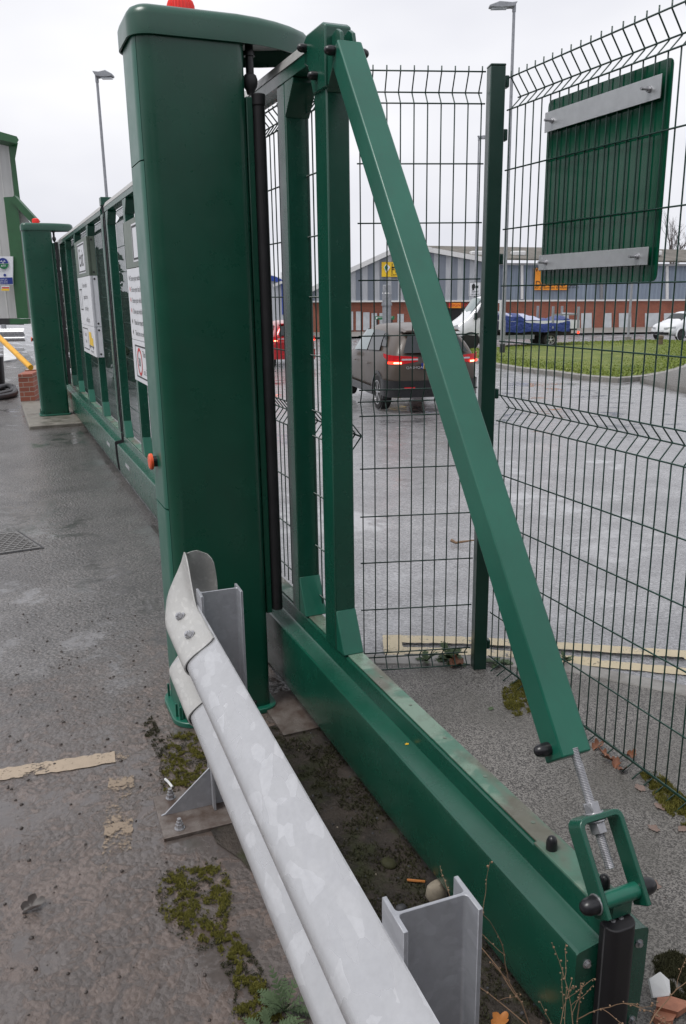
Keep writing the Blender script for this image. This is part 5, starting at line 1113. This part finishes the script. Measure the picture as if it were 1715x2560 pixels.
k.build('headboard', 'paint_white', t, fr)
for y in (-1, 1):
    MB().box(-2.12, -2.02, y-.05, y+.05, .9, 1.95).build('stake', 'lamp_grey', t, fr); MB().box(-3.42, -3.32, y-.05, y+.05, .9, 1.92).build('stake', 'lamp_grey', t, fr)
MB().box(-3.31, -2.13, .96, 1.0, 1.52, 1.60).build('side_rail', 'lamp_grey', t, fr); MB().box(-3.40, -3.34, -.94, .94, 1.52, 1.6).build('tail_rail', 'paint_white', t, fr)
MB().box(-3.48, -3.46, .80, .98, .62, .74).build('tail_lamp', 'tail_lit', t, fr)
rg = []
for i in range(15):
    x = .50-3.45*i/14; h = 1.30+.22*math.sin(i*.45+.6)*(1 if i < 8 else .5)+.05*math.sin(i*2.1); q = []
    for y, z in ((-1.05, .80), (-1.06, 1.15), (-1.0, h), (-.5, h+.12), (0, h+.15), (.5, h+.12), (1.0, h), (1.06+.015*math.sin(i*1.9), 1.12), (1.05+.03*math.sin(i*2.7), .76+.03*math.sin(i*1.3))): q.append((x, y, z))
    rg.append(q)
tp_ = thing('tarpaulin', 'blue tarpaulin draped over the load of the white truck', 'tarpaulin', fr, (-1.2, 0, .9))
MB().loft(rg, True, True, closed=True).build('cover', 'tarp_blue', tp_, fr, smooth=50)
rg = []
for i in range(8):
    x = .46-1.95*i/7; h = 1.60-.03*i+.05*math.sin(i*1.7); rg.append([(x, -.8, 1.3), (x, -.75, h), (x, 0, h+.12), (x, .80, h), (x, 1.0, 1.32)])
MB().loft(rg).build('pale_sheet', 'tarp_pale', tp_, fr, smooth=50)

# ================================================================== TREES AND HEDGE
def bare_tree(label, base, H, seed, mat='twig_tree'):
    rnd = random.Random(seed); t = thing('bare_tree', label, 'tree', 'W', base); tr_, tw = MB(), MB()
    def grow(p, d, L, r, lev):
        pts = [p]; q = p
        for i in range(4): d = (d+Vector((rnd.uniform(-1, 1), rnd.uniform(-1, 1), rnd.uniform(-.3, .6)))*.13).normalized(); q = q+d*L/4; pts.append(q)
        (tr_ if lev < 2 else tw).tube(pts, r, 6 if lev < 2 else 3, r*.55)
        if lev >= 5: return
        for _ in range(3 if lev else 5):
            k = rnd.randint(2, 4); a = (d+Vector((rnd.uniform(-1, 1), rnd.uniform(-1, 1), rnd.uniform(-.1, .7)))*.75).normalized(); grow(pts[k], a, L*rnd.uniform(.55, .8), r*.52, lev+1)
    grow(Vector(base), Vector((0, 0, 1)), H*.34, H*.02, 0)
    tr_.build('trunk', 'bark', t, 'W', smooth=60); tw.build('crown', mat, t, 'W', smooth=60)
p = at(1700, 640, 92); bare_tree('bare winter tree rising behind the warehouse roof', (p.x, 92, p.z-5.5), 11.5, 3)
def hedge(label, px0, px1, ytop, Y, D, seed):
    rnd = random.Random(seed); a, b = at(px0, ytop, Y), at(px1, ytop, Y); z0 = terr(a.x, Y); t = thing('hedge', label, 'hedge', 'W', ((a.x+b.x)/2, Y+D/2, z0)); w = MB()
    for _ in range(5200):
        x = rnd.uniform(a.x, b.x); y = Y+D*rnd.random()**1.6; zt = a.z+(b.z-a.z)*(x-a.x)/(b.x-a.x) + .35*mn.noise(Vector((x*.9, y, seed))); z = z0+(zt-z0)*rnd.random()**.7
        c_ = Vector((x, y, z)); u = Vector((rnd.uniform(-1, 1), rnd.uniform(-1, 1), rnd.uniform(-1, 1))).normalized(); v = u.orthogonal().normalized(); s_ = rnd.uniform(.05, .12); w.add([c_-u*s_, c_+v*s_*.55, c_+u*s_, c_-v*s_*.55], [(0, 1, 2, 3)])
    w.build('foliage', 'hedge_leaf', t, 'W', smooth=None, recalc=False)
    st_ = MB(); n = int((b.x-a.x)/.5)+1
    for i in range(n): x = a.x+.3+(b.x-a.x-.5)*i/max(1, n-1); st_.cyl((x, Y+D*.5, z0), (x+rnd.uniform(-.2, .2), Y+D*.5, z0+1.2), .05, .02, 6)
    st_.build('stem', 'bark', t, 'W')
hedge('dark evergreen hedge seen through the far gate leaf', 140, 272, 628, 21, 1.2, 2)
hedge('low dark hedge beyond the near gate leaf with road behind', 268, 335, 742, 24, 1.0, 5)

# ================================================================== SMALL THINGS
def leaf_(name, label, pos, size, mat, rot, curl=.35, tilt=(0, 0), group='fallen leaves', lobes=5):
    rnd = random.Random(int(abs(pos[0]*1e4)+abs(pos[1]*1e3)+size*1e5)); n = 30; w = MB(); rings = []
    for f_ in (.02, .35, .7, 1.0):
        rg = []
        for i in range(n):
            a = 2*math.pi*i/n; r_ = size*(.62+.26*abs(math.cos(a*lobes/2))+.12*math.cos(a))*f_*(1+.08*rnd.uniform(-1, 1)*f_); x, y = r_*math.cos(a), r_*.72*math.sin(a)
            z = curl*(y*y)/size*2.2 + curl*.5*(x*x)/size*math.sin(a*3+1) + .002 + .06*size*f_*rnd.uniform(-1, 1); c_, s_ = math.cos(rot), math.sin(rot); z += tilt[0]*x+tilt[1]*y
            rg.append(Vector((pos[0]+x*c_-y*s_, pos[1]+x*s_+y*c_, pos[2]+max(z, .0005 if pos[2] < .05 and not any(tilt) else -.01))))
        rings.append(rg)
    w.loft(rings, True, False)
    o = w.build(name, mat, None, 'W', smooth=None); return tag(o, label, 'leaf', group)
def gz(x, y, z=0.003): return gnd(x, y, z)
leaf_('fallen_leaf', 'large curled russet leaf caught under the short mesh fence panel', gz(1139, 1662, .012), .040, 'leaf_brown', .4, .8, (0, .5))
for x, y, r_ in ((1492, 1868, .3), (1508, 1885, 1.9), (1522, 1900, 2.8), (1540, 1912, .9), (1556, 1925, 4.0), (1575, 1890, 5.2)): leaf_('fallen_leaf', 'dark russet leaf in the damp drift at the foot of the side fence', gz(x, y, .010), .026, 'leaf_brown', r_, .8, (.25, .4), 'leaves drifted against the side fence')
for (x, y, s_, m_), lb in zip(((1601, 1972, .026, 'leaf_dull'), (1647, 1990, .022, 'leaf_dull'), (1653, 2019, .026, 'leaf_dull'), (1636, 2073, .024, 'leaf_dull'), (1636, 2214, .026, 'leaf_dull'), (1708, 2073, .022, 'leaf_dull')),
      ('flat dull leaf on the footpath just below the leaf drift', 'flat dull leaf touching the moss along the fence', 'flat pale leaf below the moss on the footpath', 'flat pinkish leaf alone on the footpath right of the fork', 'flat brown leaf on the footpath beside the lower fork bolt', 'flat dark leaf on the footpath at the right edge')): leaf_('fallen_leaf', lb, gz(x, y), s_, m_, x*.37, .12)
p = gnd(1017, 1864, .335); leaf_('fallen_leaf', 'tiny yellow leaf lying on the shoulder of the green beam', (p.x, p.y, .338), .008, 'leaf_yellow', .5, .1)
leaf_('fallen_leaf', 'black curled leaf lying on the wet mud at lower left', gz(78, 2268, .006), .036, 'leaf_dark', .5, .55, (.12, .30))
leaf_('fallen_leaf', 'small pale green leaf on the tarmac left of the brace', gz(1227, 1773), .017, 'weed_leaf', 1.0, .1)
leaf_('fallen_leaf', 'orange leaf at the bottom edge beside the near barrier post', gz(1248, 2556, .02), .030, 'leaf_orange', .8, .3)
for x, y, s_ in ((1018, 2290, .012), (820, 1990, .008)): pass
def pebble(label, pos, s_, mat, cat='stone', name='stone'):
    rnd = random.Random(int(pos[0]*1e4)); w = MB(); w.ball(pos, 1, 14 if mat != 'rubble_brick' else 7, s_)
    w.v = [v + (v-Vector(pos))*(.9 if mat == 'rubble_brick' else .25)*mn.noise(v*(25 if mat == 'rubble_brick' else 40)) for v in w.v]; tag(w.build(name, mat, None, 'W', smooth=50 if mat != 'rubble_brick' else 12), label, cat)
pebble('pale rounded stone lying under the beam near its end', gz(1090, 2232, .025), (.030, .024, .035), 'stone_pale')
pebble('small black stone beside the near barrier post top', gz(1003, 2272, .01), (.016, .014, .014), 'stone_dark')
pebble('round cushion of dark moss growing on the soil strip', gz(973, 2158, .008), (.024, .022, .013), 'moss_dark', 'moss', 'moss_cushion')
pebble('broken orange brick lump at the lower right corner', gz(1693, 2512, .02), (.052, .030, .020), 'rubble_brick', 'rubble', 'brick_lump')
pebble('orange brick chip beside the white litter', gz(1655, 2545, .012), (.03, .02, .016), 'rubble_brick', 'rubble', 'brick_lump')
w = MB(); c = gz(1645, 2487, .0); q = [(-.020, -.014, .004), (.018, -.016, .012), (.024, .010, .030), (.006, .022, .042), (-.022, .014, .030)]; w.loft([[c+Vector(a) for a in q], [c+Vector(a)+Vector((.002, -.004, .006)) for a in q]]); mono('crumpled scrap of white litter right of the rubber buffer', 'litter', 'litter_scrap', w, 'litter_white')
w = MB().tube([gz(413, 1948, .006), gz(421, 1955, .010), gz(431, 1968, .006)], .0045, 7); mono('pale cigarette end on the moss by the barrier base plate', 'litter', 'cigarette_end', w, 'litter_white')
w = MB().tube([gz(1018, 2200, .010), gz(1040, 2202, .012), gz(1062, 2204, .008)], .004, 7); mono('short orange twig lying on the soil strip', 'twig', 'twig', w, 'leaf_orange')
w = MB().tube([ont(1128, 1361)+Vector((0, 0, .03)), ont(1140, 1364)+Vector((0, 0, .02)), ont(1160, 1364)+Vector((0, 0, .03)), ont(1184, 1361)+Vector((0, 0, .03))], .012, 6, .005); mono('thin stick lying on the wet road behind the mesh', 'twig', 'twig', w, 'twig_brown')
MBp = MB().box(.84, 1.05, 2.62, 2.95, .004, .012); mono('dark steel foot plate on the soil beside the foreground cabinet', 'plate', 'foot_plate', MBp, 'rusty_plate', 'G')
def weed(label, base, n, L, seed, mat='weed_leaf', wide=.020, pin=9):
    rnd = random.Random(seed); t = thing('weed', label, 'weed', 'W', base); 
    for i in range(n):
        az = 2.4*i+rnd.uniform(-.4, .4); el = rnd.uniform(.35, 1.25); l = L*rnd.uniform(.6, 1.15); d = Vector((math.cos(az)*math.cos(el), math.sin(az)*math.cos(el), math.sin(el))); p = Vector(base); pts = [p]
        for k in range(9): d = (d+Vector((0, 0, -.10))).normalized(); p = p+d*l/9; p.z = max(p.z, .006); pts.append(p)
        w = MB(); w.tube(pts, .0016, 4, .0006); sd = d.cross(Vector((0, 0, 1))).normalized()
        for k in range(2, 10):
            f_ = math.sin(math.pi*min(1, (k-.5)/9))**.7*wide*(1.1-.05*k)*rnd.uniform(.8, 1.2)
            for sg in (1, -1):
                a = pts[k]; fw = (pts[k]-pts[k-1]).normalized(); e = a+sd*sg*f_*1.3+fw*f_*.9+Vector((0, 0, rnd.uniform(-.003, .004))); w.add([a-fw*.003, a+sd*sg*f_*.5-fw*.001, e, a+sd*sg*f_*.45+fw*f_*.75, a+fw*.004], [(0, 1, 2, 3, 4)])
                e2 = a+sd*sg*f_*.7-fw*f_*.05; w.add([a+sd*sg*f_*.25, e2, a+sd*sg*f_*.6+fw*f_*.35], [(0, 1, 2)])
        w.build('frond', mat, t, 'W', smooth=None, recalc=False)
    return t
weed('feathery grey green weed growing beside the crash barrier at the bottom edge', gnd(712, 2530), 15, .105, 4, 'weed_leaf', .013)
weed('low feathery weed at the very bottom edge left of the barrier', gnd(672, 2600), 9, .08, 8, 'weed_leaf', .012)
weed('small leafy weed under the short mesh panel left of the russet leaf', gnd(1066, 1655), 8, .075, 5, 'weed_leaf', .014)
weed('leafy weed clump under the mesh beside the corner post', gnd(1125, 1652), 14, .085, 6, 'weed_leaf', .022)
weed('little weed at the road side of the corner post foot', gnd(1245, 1662), 9, .07, 7, 'weed_leaf', .016)
weed('small grass like weed outside the side fence near the kerb', gnd(1412, 1656), 7, .06, 9, 'weed_leaf', .010)
# dry stems at the beam end
rnd = random.Random(11); t = thing('dry_plant', 'tangle of dry brown seed stems in front of the beam end', 'dead plant', 'G', (.80, .93, 0))
def stem(p, d, L, r, lev, w, sd):
    pts = [Vector(p)]; d = Vector(d).normalized(); n = 9
    for i in range(n): d = (d+Vector((rnd.uniform(-1, 1), rnd.uniform(-1, 1), rnd.uniform(-.8, .8)))*.16).normalized(); q = pts[-1]+d*L/n; q.z = max(.006, q.z); pts.append(q)
    w.tube(pts, r, 5, r*.5)
    for i in range(3, n+1):
        if rnd.random() < .75: c = pts[i]+Vector((rnd.uniform(-1, 1), rnd.uniform(-1, 1), rnd.uniform(-1, 1)))*.003; sd.ball(c, .0016*rnd.uniform(.7, 1.5), 6)
        if lev < 2 and rnd.random() < .42: stem(pts[i], d+Vector((rnd.uniform(-1, 1), rnd.uniform(-1, 1), rnd.uniform(-.4, .7))), L*.45, r*.6, lev+1, w, sd)
for b, d, L in (((.80, .95, 0), (-.02, .12, 1), .46), ((.83, .96, 0), (.04, .02, 1), .34), ((.86, .90, 0), (.35, -.1, .8), .32), ((.80, .90, 0), (.5, .0, .25), .30), ((.78, .92, 0), (-.1, -.2, .7), .26), ((.84, .88, 0), (.3, -.5, .35), .30), ((.88, .95, 0), (.1, .1, 1), .36), ((.95, .92, 0), (.6, -.2, .35), .30), ((1.06, .93, 0), (.4, -.1, .4), .24), ((.70, .93, 0), (.3, .1, .9), .30), ((.74, .98, 0), (.25, -.1, .8), .28), ((.76, .86, 0), (.6, 0, .5), .32), ((.86, .84, 0), (-.4, -.2, .5), .30), ((1.12, .88, 0), (.2, .1, .5), .2), ((1.18, .92, 0), (-.3, .1, .4), .2), ((.82, .86, 0), (.6, -.3, .2), .34)):
    w = MB(); stem(b, d, L, .0019, 0, w, w); w.build('stem', 'twig_brown', t, 'G', smooth=60)
litter_ = MB()
for _ in range(46):
    x, y = rnd.uniform(.70, 1.25), rnd.uniform(.75, 1.04); a = rnd.uniform(0, 3.1); l = rnd.uniform(.015, .06); z = rnd.uniform(.004, .022)
    litter_.tube([(x-l*math.cos(a), y-l*math.sin(a), z), (x, y, z+rnd.uniform(0, .012)), (x+l*math.cos(a+.4), y+l*math.sin(a+.4), z+rnd.uniform(-.003, .01))], .0011, 4)
o = litter_.build('twig_litter', 'twig_brown', None, 'G', base=(0, 0, 0), smooth=None); o['kind'] = 'stuff'
